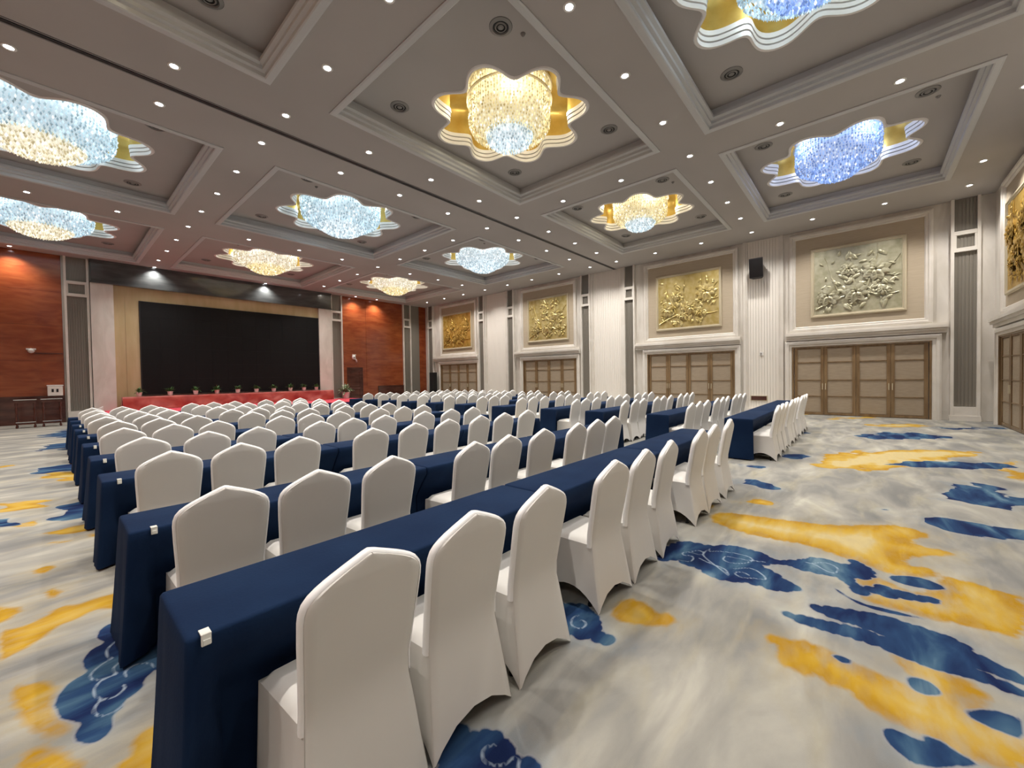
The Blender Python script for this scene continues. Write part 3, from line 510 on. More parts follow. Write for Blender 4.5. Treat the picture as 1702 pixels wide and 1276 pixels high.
def drape():
    s = MB(); n, m = 300, 16; rows = []
    for j in range(m+1):
        t = j/m; r = []
        for k in range(n+1):
            x = -4.64+9.3*k/n; sw = (x*.55) % 1.0; fold = .035*abs(math.sin(x*1.4+t*2.2))+.025*math.sin(x*3.7-t*5)+.012*math.sin(x*11+t*3)+.09*abs(((x*.42+t*.55)%1)-.5)*2
            if j == 0: r.append((x, .17, .565))
            elif j == 1: r.append((x, -.25, .575+.006*math.sin(x*4)))
            else: q = (j-1)/(m-1); r.append((x, -.275-fold*(.25+.75*q)-.03*q, .56-.545*q))
        rows.append(r)
    s.rings(rows, False)
    for sx in (-4.64, 4.66): s.rings([[(sx+(.03*math.sin(k*.9)*(1-z/.56)), .17-.44*k/12, z) for k in range(13)] for z in (.565,.3,.015)], False)
    return s
ob('red_cloth', drape().mesh('red_cloth', M['redcloth'], True), pl)
def leafquad(mb, p, a, el, ln, wd, droop=.4):
    n = 4; pts = []
    for i in range(n+1):
        t = i/n; r = ln*t; z = r*math.sin(el)-droop*ln*t*t; h = r*math.cos(el); wq = wd*math.sin(PI*(.08+.87*t))
        c = Vector((p[0]+h*math.cos(a), p[1]+h*math.sin(a), p[2]+z)); sd = Vector((-math.sin(a), math.cos(a), 0))*wq
        pts += [tuple(c-sd), tuple(c+Vector((0,0,-wq*.3))), tuple(c+sd)]
    mb.add(pts, [(i*3+j, i*3+j+1, i*3+j+4, i*3+j+3) for i in range(n) for j in (0,1)])
def pot_plant(big, label, loc, group, rg, name='potted_fern'):
    t = thing(name, label, 'potted plant', loc, 0, group); sc_ = 1.0 if not big else 2.1
    p = MB(); p.lathe([(.075*sc_,0),(.085*sc_,.02*sc_),(.105*sc_,.17*sc_),(.115*sc_,.17*sc_),(.115*sc_,.19*sc_),(.098*sc_,.19*sc_),(.09*sc_,.15*sc_)], 20, cap0=True); ob('pot', p.mesh('pot', M['white'], True), t)
    p = MB(); p.lathe([(.0001,.16*sc_),(.093*sc_,.165*sc_)], 16); ob('soil', p.mesh('soil', M['soil']), t)
    p = MB()
    for k in range(60 if not big else 110):
        a = rg.uniform(0, 2*PI); el = rg.uniform(.25, 1.45); leafquad(p, (.03*math.cos(a)*sc_, .03*math.sin(a)*sc_, (.17+rg.uniform(0,.10))*sc_), a, el, rg.uniform(.14,.30)*sc_*(1 if not big else .95), (.022 if not big else .06), rg.uniform(.2,.7))
    ob('foliage', p.mesh('foliage', M['leafv'] if big else M['leafg'], True), t)
    return t
rg = random.Random(5)
for i, x in enumerate((2.62,3.70,4.66,5.52,6.42,7.28,8.12,8.98,9.72,10.42)):
    pot_plant(False, 'small fern in a white pot on the red plinth, %s from the left' % ORD[i], (x, 24.58, .985), 'ferns along the red plinth', rg)
pot_plant(True, 'tall variegated leafy plant standing on the stage beside the cherry door', (12.25, 24.6, .40), None, rg, 'potted_shrub')
# white lamp stand and monitor wedge beside the stage, left
t = thing('floor_speaker', 'white slanted floor speaker beside the stage end of the first table row', 'speaker', (1.0,24.3,0))
s = MB(); s.add([(-.35,-.2,0),(.45,-.2,0),(.45,.25,0),(-.35,.25,0),(-.35,-.2,.12),(.45,-.2,.62),(.45,.25,.62),(-.35,.25,.12)], [(0,3,2,1),(4,5,6,7),(0,1,5,4),(1,2,6,5),(2,3,7,6),(3,0,4,7)]); ob('cabinet', s.mesh('cabinet', M['white']), t)
s = MB(); s.box(-.25,.36,-.215,-.2,.03,.10); ob('grille', s.mesh('grille', M['greypaint']), t)
# console tables at left
def console(x, y, lab, wdt=.55):
    t = thing('console_table', lab, 'table', (x,y,0), 0, 'dark cherry side tables')
    s = MB(); s.bbox(-wdt/2,wdt/2,-.25,.25,1.02,1.06,.012); ob('table_top', s.mesh('table_top', M['wooddk']), t)
    s = MB(); s.box(-wdt/2+.03,wdt/2-.03,-.22,.22,.92,1.02); ob('apron', s.mesh('apron', M['wooddk']), t)
    for sx in (-1,1):
        for sy in (-1,1):
            s = MB(); s.lathe([(.03,0),(.035,.05),(.02,.1),(.032,.3),(.02,.5),(.036,.7),(.02,.8),(.035,.84),(.035,.92)], 12, sx*(wdt/2-.06), sy*.17, True); ob('leg', s.mesh('leg', M['wooddk'], True), t)
    s = MB(); s.box(-wdt/2+.05,wdt/2-.05,-.18,.18,.16,.19); ob('shelf', s.mesh('shelf', M['wooddk']), t)
    s = MB(); s.box(-wdt/2,wdt/2,-.256,-.25,1.025,1.055); ob('edge_highlight', s.mesh('edge_highlight', M['chrome']), t)  # added chrome strip standing in for the highlight along the top's edge
    s = MB(); s.box(-wdt/2+.04,wdt/2-.04,-.20,-.185,.20,.225); ob('foot_rail', s.mesh('foot_rail', M['chrome']), t)
    return t
console(-.62, 23.4, 'dark polished cherry side table, the one farther from the taupe pilaster'); console(.02, 23.4, 'dark polished cherry side table nearer the taupe pilaster, standing before the wainscot')
t = thing('notice_box', 'small beige box with dark marks on the wainscot ledge at the cherry wall', 'box', (.13,YS-.16,1.12))
s = MB(); s.bbox(-.21,.21,-.09,.09,0,.40,.015); ob('box_body', s.mesh('box_body', M['ivory']), t); s = MB(); s.bbox(-.23,.23,-.10,.10,.40,.44,.01); ob('lid', s.mesh('lid', M['white']), t)
s = MB(); s.box(-.10,-.04,-.096,-.09,.15,.28); s.box(.03,.09,-.096,-.09,.15,.28); ob('marking', s.mesh('marking', M['black']), t)
t = thing('security_camera', 'white dome camera with a thin horizontal cable duct on the left cherry wall', 'camera', (-.47,YS-.05,2.84))
s = MB(); s.box(-.13,.13,-.16,0,.14,.20); ob('mount', s.mesh('mount', M['white']), t); s = MB(); s.ball((0,-.09,.11),.10,14,8); ob('dome', s.mesh('dome', M['white'], True), t)
s = MB(); s.box(.10,.85,-.03,0,0,.035); ob('cable_duct', s.mesh('cable_duct', M['wooddk']), t)
t = thing('wall_camera', 'white bracket camera mounted on cherry panelling above the stage door', 'camera', (13.1,YS-.05,2.72))
s = MB(); s.box(-.11,.11,-.10,0,.42,.50); s.ball((-.06,-.12,.30),.12,12,8,1.2); ob('body', s.mesh('body', M['white'], True), t); s = MB(); s.tube([(0,-.08,.24),(.12,-.10,.12),(.18,-.02,.02)],.05,8); ob('bracket', s.mesh('bracket', M['white'], True), t)
s = MB(); s.ball((-.06,-.23,.30),.035,8,6); ob('lens', s.mesh('lens', M['black'], True), t)
# black loudspeaker on the right wall
t = thing('wall_speaker', 'black loudspeaker on a bracket, high on the ivory wall strip', 'speaker', (XR-.03,3.2,5.35)); sp = ob('cabinet', None, t, (-.34,0,.02)); 
s = MB(); v = [(-.16,-.24),(.13,-.15),(.13,.15),(-.16,.24)]; tilt = lambda x, y, z: (x-.16*z, y, z); s.rings([[tilt(x,y,z) for x,y in v] for z in (0,.74)], True, True, True)
me = s.mesh('cabinet', M['black']); C.objects.unlink(sp); bpy.data.objects.remove(sp); sp = ob('cabinet', me, t, (-.26,0,.02))
s = MB(); s.add([tilt(-.166,-.22,.03),tilt(-.166,.22,.03),tilt(-.166,.22,.71),tilt(-.166,-.22,.71)], [(0,1,2,3)]); ob('grille', s.mesh('grille', M['blackmetal']), t, (-.26,0,.02))
s = MB(); s.box(-.20,0,-.04,.04,.30,.42); s.box(-.02,0,-.09,.09,.22,.50); ob('bracket', s.mesh('bracket', M['blackmetal']), t)
t = thing('wall_socket', 'small grey control switch plate on the ivory strip beneath the black speaker', 'switch', (XR-.03,3.1,2.3))
s = MB(); s.box(-.03,0,-.06,.06,0,.14); ob('plate', s.mesh('plate', M['white']), t); s = MB(); s.box(-.04,-.03,-.01,.04,.03,.11); ob('button', s.mesh('button', M['greypaint']), t)
t = thing('wall_plaque', 'small brown nameplate on the ivory strip just above the end table', 'sign', (XR-.03,3.2,.48))
s = MB(); s.box(-.02,0,-.30,.30,0,.20); ob('plate', s.mesh('plate', M['goldframe']), t); s = MB(); s.box(-.026,-.02,-.27,.27,.02,.18); ob('face', s.mesh('face', M['wooddk']), t)
t = thing('black_equipment_case', 'tall black equipment case by the folding doors nearest the stage', 'case', (XR-.45,23.75,0))
s = MB(); s.bbox(-.18,.18,-.22,.22,.03,2.0,.012); ob('case_body', s.mesh('case_body', M['black']), t)
for sx in (-1,1):
    for sy in (-1,1): s = MB(); s.lathe([(.03,0),(.03,.03)], 10, sx*.13, sy*.17, True, True); ob('foot', s.mesh('foot', M['blackmetal']), t)
# ---------------------------------------------------------------- draped tables
TL, TD, TH = 2.076, .48, .76
def rrect(x0, x1, y0, y1, r, step=.055):
    pts = []
    def line(a, b):
        n = max(1, int(math.hypot(b[0]-a[0], b[1]-a[1])/step))
        for k in range(n): pts.append((a[0]+(b[0]-a[0])*k/n, a[1]+(b[1]-a[1])*k/n))
    def arc(cx, cy, a0):
        for k in range(4): a = a0+PI/2*k/4; pts.append((cx+r*math.cos(a), cy+r*math.sin(a)))
    line((x0+r,y0),(x1-r,y0)); arc(x1-r,y0+r,-PI/2); line((x1,y0+r),(x1,y1-r)); arc(x1-r,y1-r,0); line((x1-r,y1),(x0+r,y1)); arc(x0+r,y1-r,PI/2); line((x0,y1-r),(x0,y0+r)); arc(x0+r,y0+r,PI)
    return pts
LEAN = .185
def cloth_mesh(seed, endl, endr, liftl=False, liftr=False):
    rg = random.Random(seed); ph = [rg.uniform(0, 6) for _ in range(6)]; base_ = rrect(0, TL, 0, TD, .018); s = MB(); cx, cy = TL/2, TD/2
    zs = [(TH,-.016),(TH-.003,-.005),(TH-.012,0),(TH-.06,.002),(.60,.004),(.45,.006),(.30,.009),(.15,.013),(.02,.017)]; rs = []
    for z, o in zs:
        r = []; t = (TH-z)/TH
        for x, y in base_:
            ox = (-1 if x < .02 else 1 if x > TL-.02 else 0); oy = (-1 if y < .02 else 1 if y > TD-.02 else 0)
            u = x*1.0+y*2; amp = .011*t**.8
            wv = amp*(math.sin(u*7+ph[0])+.6*math.sin(u*17+ph[1]))+t*t*.006*math.sin(u*31+ph[2])
            fx = .03*t if (endl and ox < 0) or (endr and ox > 0) else 0
            if (ox < 0 and not endl) or (ox > 0 and not endr): q = -.002; o_x = min(o, 0)
            else: q = wv if ox else 0; o_x = o
            X = x+ox*(o_x+fx+max(q, -.006)); Y = y+oy*(o+(max(wv, -.008) if (oy and .05 < x < TL-.05) else 0)); Z = z
            if y < TD-.03 and z < .70:
                k = min(1, (.70-z)/.22); k = k*k*(3-2*k)
                if endl: e = min(1, max(0, (x-.02)/.13)); k *= e*e*(3-2*e)
                if endr: e = min(1, max(0, (TL-.02-x)/.13)); k *= e*e*(3-2*e)
                Y += k*LEAN*(1-y/TD)
            if oy < 0 and z < .62:
                k = 0
                if liftr and x > TL-.62: k = ((x-(TL-.62))/.62)**1.3
                if liftl and x < .52: k = max(k, ((.52-x)/.52)**1.3)
                Z = z+k*.40*(1-(z-.02)/.60)
            r.append((X, Y, Z))
        rs.append(r)
    s.rings(rs, True, True, False)
    return s.mesh('tablecloth', M['navy'], math.radians(50))
# (cap0 of rings reverses the first ring: top face normal fixed below)
VAR = {}
def cloth(kind, seed):
    k = (kind, seed)
    if k not in VAR: VAR[k] = cloth_mesh(seed, kind in ('l',), kind in ('r',), kind == 'ml', kind == 'll')
    return VAR[k]
tt = MB(); tt.bbox(.02, TL-.02, .02, TD-.02, TH-.035, TH-.008, .006); TT_ME = tt.mesh('tabletop', M['underside'])
lg = MB(); lg.tube([(0,0,.02),(0,0,TH-.035)], .016, 8); lg.lathe([(.022,0),(.022,.02)], 10, 0, 0, True, True); LEG_ME = lg.mesh('leg', M['blackmetal'], True)
cl = MB(); cl.bbox(-.018,.018,-.014,-.004,TH-.035,TH+.006,.003); cl.box(-.018,.018,-.014,.03,TH+.001,TH+.006); cl.box(-.012,.012,-.02,-.014,TH-.028,TH-.012); CLIP_ME = cl.mesh('clip', M['clip'])
def table(x, y, kind, seed, label, group, lifts=None, clips=()):
    t = thing('draped_table', label, 'table', (x,y,0), 0, group)
    me = cloth_mesh(seed, kind == 'l', kind == 'r', lifts == 'l', lifts == 'r') if lifts else cloth(kind, seed)
    ob('tablecloth', me, t); ob('tabletop', TT_ME, t)
    for lx in (.07, TL-.07):
        for ly in (.22, TD-.06): ob('leg', LEG_ME, t, (lx,ly,0))
    for c in clips: ob('clip', CLIP_ME, t, (c,0,0)).scale = (.8,1,1)
# ---------------------------------------------------------------- covered banquet chair
def ryf(z):    # rear face
    return -.275+(.075)*min(1, z/.45) if z < .45 else -.20-.10*((z-.45)/.55)**1.05
def hw(z):
    T = [(0,.246),(.1,.236),(.2,.227),(.3,.219),(.42,.206),(.50,.204),(.62,.211),(.74,.219),(.83,.223),(.86,.221),(.885,.213),(.905,.197),(.922,.174),(.938,.146),(.954,.112),(.970,.076),(.985,.040),(.995,.017),(1.0,.0)]
    for (a, p), (b, q) in zip(T, T[1:]):
        if z <= b: return p+(q-p)*(z-a)/(b-a)
    return 0
TOPZ = [.42,.50,.56,.62,.68,.74,.79,.83,.86,.875,.885,.896,.905,.914,.922,.930,.938,.946,.954,.962,.970,.978,.985,.991,.995,.998,.9995]
def chair_back():
    s = MB(); S = [-1,-.96,-.8,-.45,0,.45,.8,.96,1]; rear = []; front = []
    lowz = [0,.08,.16,.24,.32]
    def hem(sv): return .105*(1-abs(sv)**2.2)
    for z in lowz+TOPZ:
        rr_, ff = [], []
        for sv in S:
            x = sv*hw(z); zz = z
            if z < .42: h = hem(sv); zz = h+(.42-h)*(z/.42)
            b = (.012 if z >= .42 else .012*z/.42)*(1-sv*sv)
            edge = .010 if abs(sv) == 1 else 0
            top = max(0, (z-.93)/.07)*.006
            rr_.append((x, ryf(zz)-b*.6+edge+top, zz)); 
            if z >= .42: ff.append((x, ryf(zz)+.052+b-edge-top, zz))
        rear.append(rr_)
        if ff: front.append(ff)
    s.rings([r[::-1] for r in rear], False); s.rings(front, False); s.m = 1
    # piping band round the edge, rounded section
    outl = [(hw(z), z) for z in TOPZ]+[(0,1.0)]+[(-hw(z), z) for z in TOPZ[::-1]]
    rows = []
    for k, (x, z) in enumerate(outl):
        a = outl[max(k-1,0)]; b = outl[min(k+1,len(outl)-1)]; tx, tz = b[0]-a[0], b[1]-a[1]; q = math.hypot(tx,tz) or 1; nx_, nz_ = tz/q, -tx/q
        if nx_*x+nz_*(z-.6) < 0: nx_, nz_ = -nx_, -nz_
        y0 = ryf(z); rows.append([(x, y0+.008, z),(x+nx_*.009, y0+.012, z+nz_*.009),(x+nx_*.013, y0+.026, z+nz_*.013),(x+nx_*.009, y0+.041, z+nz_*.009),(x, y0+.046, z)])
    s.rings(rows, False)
    return s.mesh('backrest', [M['cover'], M['toplit_piping']], math.radians(60))
def chair_seat():
    s = MB(); n = 10
    fx, fy, fy0 = .225, .185, .20
    def side(sx):
        rows = []
        for j, t in enumerate((0,.25,.5,.75,1)):
            r = []
            for k in range(n+1):
                q = k/n; h = .13*(1-abs(2*q-1)**2.2); z = h+(.438-h)*t; ya = ryf(z)+.004; yb = fy0+(fy-fy0)*t
                xa = hw(z)-.001; xb = .238+(fx-.238)*t; x = xa+(xb-xa)*q-.018*math.sin(PI*q)*(1-t)*t*2.2
                r.append((sx*x, ya+(yb-ya)*q, z))
            rows.append(r if sx > 0 else r[::-1])
        s.rings(rows, False)
    side(1); side(-1)
    rows = []
    for t in (0,.25,.5,.75,1):
        r = []
        for k in range(n+1):
            q = k/n; h = .12*(1-abs(2*q-1)**2.2); z = h+(.438-h)*t; r.append(((1-2*q)*(.238+(fx-.238)*t), fy0+(fy-fy0)*t, z))
        rows.append(r)
    s.rings(rows, False)
    rows = []
    for q in (0,.03,.1,.3,.6,.9,.97,1):
        r = []
        for p in (0,.03,.1,.3,.5,.7,.9,.97,1):
            e = max(0, 1-min(q,1-q)/.12)**2 if min(q,1-q) < .12 else 0; g = max(0, 1-min(p,1-p)/.12)**2 if min(p,1-p) < .12 else 0
            ya, yb = ryf(.438)+.01, fy; xa = .205+(fx-.205)*q; r.append((-xa+2*xa*p, ya+(yb-ya)*q, .438+.035*(1-min(1,e+g))*1.0))
        rows.append(r)
    s.rings(rows, False)
    return s.mesh('seat', M['cover'], math.radians(50))
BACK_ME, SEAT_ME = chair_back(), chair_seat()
cleg = MB(); cleg.tube([(0,0,.015),(0,0,.43)], .012, 6); cleg.lathe([(.016,0),(.016,.016)], 8, 0, 0, True, True); CLEG_ME = cleg.mesh('leg', M['blackmetal'], True)
def chair(x, y, rz, label, group, legs=True):
    t = thing('banquet_chair', label, 'chair', (x,y,0), rz, group)
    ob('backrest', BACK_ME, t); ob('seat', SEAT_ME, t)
    if legs:
        for px, py in ((-.185,-.165),(.185,-.165),(-.19,.165),(.19,.165)): ob('leg', CLEG_ME, t, (px,py,0))
CHX = [.40,.92,1.46,2.33,2.82,3.34,4.20,4.74,5.26]
CHL = {0:[.75,1.23,1.79,2.64,3.16,3.72,4.68,5.2,5.9],1:[.66,1.18,1.74,2.60,3.13,3.74,4.5,4.92,5.43],2:[.67,1.2,1.75,2.61,3.24,3.83,4.48,5.03,5.68],3:[.68,1.26,1.77,2.59,3.11,3.67,4.48,5.1,5.65],4:[.64,1.16,1.69,2.6,3.08,3.57,4.46,5.01,5.53]}
LY = [1.68,3.14,4.94,6.38,7.86,9.32,10.62,11.95,13.25,14.6]; RY = [1.53,3.06,4.58,5.92,7.70,9.35,10.85,12.3,13.65,14.9,16.2]
rg = random.Random(11)
for blk, X0, rows, bname in (('left', .27, LY, 'left block'), ('right', 8.45, RY, 'right block')):
    nr = len(rows)
    for i, y in enumerate(rows):
        rn = 'row nearest the stage' if i == nr-1 else 'back row' if i == 0 else '%s row from the back' % ORD[i]
        for k in range(3):
            lab = 'navy-draped table at the %s of the %s, %s' % ((('side-aisle end','middle','centre-aisle end') if blk == 'left' else ('centre-aisle end','middle','wall end'))[k], rn, bname)
            lift = None
            if blk == 'left' and i == 0: lift = {0:'r', 1:'l'}.get(k)
            table(X0+k*2.08, y, 'lmr'[k], (i*3+k) % 4, lab, 'navy-draped tables in rows', lift, ((.055 if i == 0 else .11),) if k == 0 and blk == 'left' and i < 8 else ())
        xs = [X0+CHX[k]+(rg.uniform(-.035,.035) if i else 0) for k in range(9)]
        if blk == 'left' and i in CHL: xs = list(CHL[i])
        for _ in range(30):      # neighbouring covers keep clear of each other
            for k in range(8):
                g = .512-(xs[k+1]-xs[k])
                if g > 0: xs[k] -= g/2; xs[k+1] += g/2
        for k in range(9):
            x = xs[k]; dy = rg.uniform(-.035,-.002) if i else 0; rz = rg.uniform(-.05,.05) if i else (0,.0,.02,-.03,.03,.05,.0,-.02,.03)[k]
            if blk == 'right' and i in (2,5): x += .06
            o_ = ORD[k] if blk == 'left' else ORD[k]
            lab = 'white covered chair, %s from the %s, %s, %s' % (o_, 'side aisle' if blk == 'left' else 'centre aisle', rn, bname)
            chair(x, y-.075+dy, rz, lab, 'white covered chairs at the tables', i < 6)
# ---------------------------------------------------------------- chandeliers
def crystal_mesh(name, prof, strands, pitch, bead, jit=.0, seed=1):
    rg = random.Random(seed); v = []; fcs = []
    segs = []; tot = 0
    for (r0, z0), (r1, z1) in zip(prof, prof[1:]):
        l = math.hypot(r1-r0, z1-z0); segs.append((tot, l, r0, z0, r1, z1)); tot += l
    k = int(tot/pitch)
    for i in range(k):
        sdist = (i+.5)*pitch; sg = [q for q in segs if q[0] <= sdist][-1]; t = (sdist-sg[0])/sg[1]; r = sg[2]+(sg[4]-sg[2])*t; z = sg[3]+(sg[5]-sg[3])*t
        cnt = max(5, int(strands*r/prof[0][0])) if abs(sg[4]-sg[2]) > .02 else strands
        for j in range(cnt):
            a = 2*PI*(j+(.5 if i % 2 and abs(sg[4]-sg[2]) > .02 else 0))/cnt; q = r+rg.uniform(-jit, jit); c = (q*math.cos(a), q*math.sin(a), z+rg.uniform(-jit, jit)); h = bead*1.5; b = len(v); w_ = bead*rg.uniform(.7,1.1)
            v += [(c[0],c[1],c[2]+h),(c[0],c[1],c[2]-h)]; a2 = rg.uniform(0, PI)
            for m_ in range(3): aa = a2+2*PI*m_/3; v.append((c[0]+w_*math.cos(aa), c[1]+w_*math.sin(aa), c[2]))
            for m_ in range(3): p, q2 = b+2+m_, b+2+(m_+1) % 3; fcs += [(b, p, q2), (b+1, q2, p)]
    me = bpy.data.meshes.new(name); me.from_pydata(v, [], fcs); me.update(); me.materials.append(None); return me
P_DR = [(.90,8.0),(.90,7.30),(.88,7.18),(.80,7.08),(.66,7.01),(.48,6.97)]; P_BR = [(.52,7.12),(.515,6.98),(.46,6.87),(.35,6.79),(.18,6.74),(.02,6.73)]
P_DF = [(1.28,7.9),(1.28,7.36),(1.24,7.22),(1.10,7.10),(.92,7.01),(.74,6.94)]; P_BF = [(.78,7.0),(.72,6.90),(.56,6.80),(.38,6.73),(.2,6.70),(.02,6.69)]
ME = {'r': (crystal_mesh('crystal_drum', P_DR, 84, .060, .025, .010, 1), crystal_mesh('crystal_bowl', P_BR, 52, .052, .027, .016, 2)),
      'f': (crystal_mesh('crystal_drum', P_DF, 104, .068, .030, .014, 3), crystal_mesh('crystal_bowl', P_BF, 76, .062, .032, .018, 4))}
def core_mesh(prof, nm):
    s = MB(); s.lathe([(max(r-.10,.01), z+.05) for r, z in prof], 24, cap1=False); return s
CH = {(0,2):('f',CYAN,WARMW,1.0),(0,3):('f',CYAN,WARMW,1.0),(1,0):('r',CYAN,BLUE,1.0),(1,1):('r',WARM,COOL,1.0),(2,0):('r',BLUE,BLUE,1.0),(2,1):('r',WARM,COOL,1.0),(1,2):('f',CYAN,COOL,1.0),(2,2):('f',COOL,COOL,1.0),(1,3):('f',WARMW,WARM,1.0),(2,3):('f',WARMW,WARM,1.0),(0,1):('r',WARM,COOL,1.0),(0,0):('r',BLUE,COOL,1.0)}
CLAB = {(0,2):'white and pale blue crystal chandelier, upper of two cut by the left edge',(0,3):'crystal chandelier over the left cherry wall, cut by the picture edge, lower one',
 (1,0):'blue-lit crystal chandelier cut off by the top edge of the picture',(1,1):'golden-lit crystal chandelier with icy white bowl in a gold star recess, the largest one',(2,0):'bright blue crystal chandelier nearest the pale flower relief',
 (2,1):'golden crystal chandelier with icy tip, before the black wall speaker side',(1,2):'large icy white crystal chandelier in the middle of the hall',(2,2):'white crystal chandelier between the gold reliefs and the stage',
 (1,3):'warm white crystal chandelier just in front of the black screen header',(2,3):'small-looking warm crystal chandelier in the corner between stage and relief wall',(0,1):'golden crystal chandelier above the left aisle, out of the picture',(0,0):'blue-white crystal chandelier behind the camera, out of the picture'}
CACHE = {}
for (ci, ri), (ty, cd, cb, e) in CH.items():
    cx, cy = sum(TR_X[ci])/2+.16, sum(TR_Y[ri])/2+.13
    t = thing('crystal_chandelier', CLAB[(ci,ri)], 'chandelier', (cx,cy,8.2), 0, 'crystal chandeliers in the star recesses')
    for c, nm, es in ((cd, 'd', 1.0), (cb, 'b', 1.15)):
        if (nm,c) not in CACHE: CACHE[(nm,c)] = (crystal('crystal glass %s%d' % (nm, len(CACHE)), c, WARM if c in (WARM, WARMW) else CYAN if c != BLUE else BLUE, es), core('lamp glow %s%d' % (nm, len(CACHE)), c, .42))
    for me, c, nm, key in ((ME[ty][0], cd, 'crystal_drum', 'd'), (ME[ty][1], cb, 'crystal_bowl', 'b')):
        o = ob(nm, me, t, (0,0,-8.2)); o['kind'] = 'stuff'; o.material_slots[0].link = 'OBJECT'; o.material_slots[0].material = CACHE[(key,c)][0]
    pd, pb = (P_DR, P_BR) if ty == 'r' else (P_DF, P_BF)
    for nm, pr_, key, c in (('lamp_core', pd, 'd', cd), ('lamp_bowl', pb, 'b', cb)):
        k = (ty, nm, c)
        if k not in CACHE: CACHE[k] = core_mesh(pr_, nm).mesh(nm, CACHE[(key,c)][1], True)
        ob(nm, CACHE[k], t, (0,0,-8.2))
    k = (ty, 'top', cd)
    if k not in CACHE:
        s = MB(); r = pd[0][0]-.06; s.lathe([(r,7.98),(r,7.5)], 24); CACHE[k] = s.mesh('lamp_ring', core('lamp ring glow %d' % len(CACHE), cd, .8), True)
    ob('lamp_ring', CACHE[k], t, (0,0,-8.2))
    if ('plate',ty) not in CACHE:
        s = MB(); r = pd[0][0]+.04; s.lathe([(.01,8.0),(r,8.0),(r+.02,8.03),(r,8.06),(.12,8.08),(.12,8.2)], 40); CACHE[('plate',ty)] = s.mesh('ceiling_plate', M['goldframe'], True)
        s = MB(); s.lathe([(r-.03,7.72),(r+.015,7.72),(r+.015,7.74),(r-.03,7.74),(r-.03,7.72)], 40); CACHE[('ring',ty)] = s.mesh('frame_ring', M['goldframe'], True)
    if ('bulb',cd) not in CACHE:
        q = bpy.data.lights.new('bulb', 'POINT'); q.energy = BULB_W; q.color = [(x+1)/2 for x in cd]; q.shadow_soft_size = .03; CACHE[('bulb',cd)] = q
    for k in range(4): a = PI/4+k*PI/2; ob('bulb', CACHE[('bulb',cd)], t, ((pd[0][0]+.20)*math.cos(a), (pd[0][0]+.20)*math.sin(a), 7.62-8.2))
    ob('ceiling_plate', CACHE[('plate',ty)], t, (0,0,-8.2)); ob('frame_ring', CACHE[('ring',ty)], t, (0,0,-8.2))
# ---------------------------------------------------------------- recessed downlights
s = MB(); s.lathe([(.055,0),(.058,-.012),(.084,-.014),(.09,-.004),(.09,0)], 24); DL_RING = s.mesh('trim_ring', M['white'], True)
s = MB(); s.lathe([(.0005,-.008),(.03,-.0085),(.056,-.004)], 20); DL_LENS = s.mesh('lens', M['lampface'], True)
SPOT = bpy.data.lights.new('downlight_beam', 'SPOT'); SPOT.energy = SPOT_W; SPOT.spot_size = math.radians(122); SPOT.spot_blend = .9; SPOT.shadow_soft_size = .06; SPOT.color = SPOT_COL
pts = []
CX = (-4.1, 3.24, 10.4, 17.6)
for y in (-2.3,-.5,1.35,3.2,5.0,6.9,8.75,10.15,12.0,13.8,15.6,17.45,19.4,21.3,23.2): pts += [(x, y) for x in CX[1:]]
for y in (3.2, 8.75, 10.15, 17.45):
    pts += [(x, y) for x in ((5.05,6.85,8.65,12.2,14.0,15.75) if y != 10.15 else (-.3,1.5,5.05,6.8,8.6,12.15,14.0,15.75))]+([(1.5,y),(-.3,y)] if y != 10.15 else [])
pts += [(x, 24.72) for x in (-.9,3.3,7.9,13.1,14.6)]+[(-4.1,y) for y in (-2.3,-.5,1.35,3.2,5.0,6.9,8.75,10.15,12.0,13.8,15.6,17.45,19.4,21.3,23.2)]+[(15.8,-2.3),(12.2,-2.3),(8.6,-2.3)]
cross = {-4.1:'along the left wall side',3.24:'between the left and middle coffers',10.4:'between the middle and right coffers',17.6:'along the relief wall side'}
cols = {}
for x, y in sorted(pts):
    key = min(CX, key=lambda c: abs(c-x))
    if abs(key-x) < .01: nm = 'y%.2f' % key
    else: nm = 'x%.2f' % y
    cols.setdefault(nm, []).append((x, y))
BEAM = {'x3.20':'on the beam before the golden chandeliers','x8.75':'on the near side of the dark ceiling track','x10.15':'on the stage side of the dark ceiling track','x17.45':'on the beam between the two stage-side coffer rows','x24.72':'in the soffit along the stage wall','x-2.30':'along the back wall'}
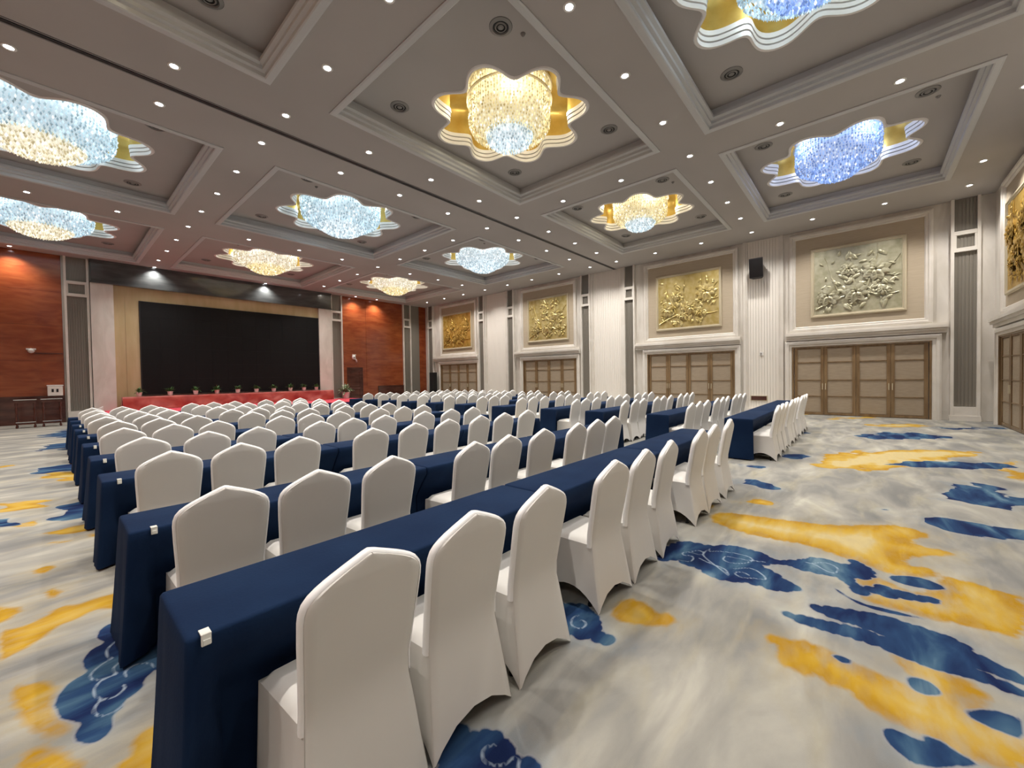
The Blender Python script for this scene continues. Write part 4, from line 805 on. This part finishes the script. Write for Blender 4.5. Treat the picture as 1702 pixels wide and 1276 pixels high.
for nm, l in cols.items():
    for i, (x, y) in enumerate(l):
        if nm[0] == 'y': where = 'ceiling beam %s, %s from the back wall' % (cross[float(nm[1:])], ORD[i])
        elif nm in BEAM: where = '%s, %s from the left' % (BEAM[nm], ORD[i])
        else: where = 'far left strip above the left wall at %s place' % ORD[sorted(pts).index((x, y)) % 15]
        t = thing('downlight', 'small bright downlight %s' % where, 'downlight', (x,y,ZC), 0, 'recessed ceiling downlights')
        ob('trim_ring', DL_RING, t); ob('lens', DL_LENS, t); b = ob('downlight_beam', SPOT, t, (0,0,-.03))
# ---------------------------------------------------------------- air vents and detectors
s = MB(); s.lathe([(.0005,-.028),(.03,-.03),(.05,-.015)], 20); s.lathe([(.075,-.022),(.085,-.03),(.10,-.012)], 24); s.lathe([(.125,-.005),(.135,-.026),(.185,-.010),(.19,0)], 28); VENT_ME = s.mesh('louvre_rings', M['greypaint'], True)
s = MB(); s.lathe([(.0005,-.006),(.19,-.006)], 24); VT_ME = s.mesh('throat', M['ventdark'])
s = MB(); s.lathe([(.0005,-.045),(.02,-.04),(.035,-.02),(.045,0)], 14); DET_ME = s.mesh('detector', M['greypaint'], True)
CN = [['left coffer nearest the camera row','left coffer beyond the camera','left coffer past the dark track','left coffer next to the stage'],['middle coffer with the cut-off blue chandelier','middle coffer with the largest golden chandelier','middle coffer past the dark track','middle coffer next to the stage'],['right coffer with the bright blue chandelier','right coffer with the golden chandelier','right coffer past the dark track','right coffer next to the stage']]
for ci in range(3):
    for ri in range(4):
        if ci == 0 and ri == 0: continue
        cx, cy = sum(TR_X[ci])/2+.06, sum(TR_Y[ri])/2+.04; dx, dy = 1.85, (1.44 if ri < 2 else 1.92)
        for sx, sy, c in ((-1,-1,'near left'),(1,-1,'near right'),(-1,1,'far left'),(1,1,'far right')):
            t = thing('air_vent', 'round grey air vent, %s corner of the %s' % (c, CN[ci][ri]), 'vent', (cx+sx*dx,cy+sy*dy,ZT), 0, 'round ceiling vents'); ob('louvre_rings', VENT_ME, t); ob('throat', VT_ME, t)
        t = ob('smoke_detector', DET_ME, None, (cx-1.5,cy-1.62,ZT)); tag(t, 'tiny grey smoke detector in the %s' % CN[ci][ri], 'detector', 'ceiling smoke detectors')
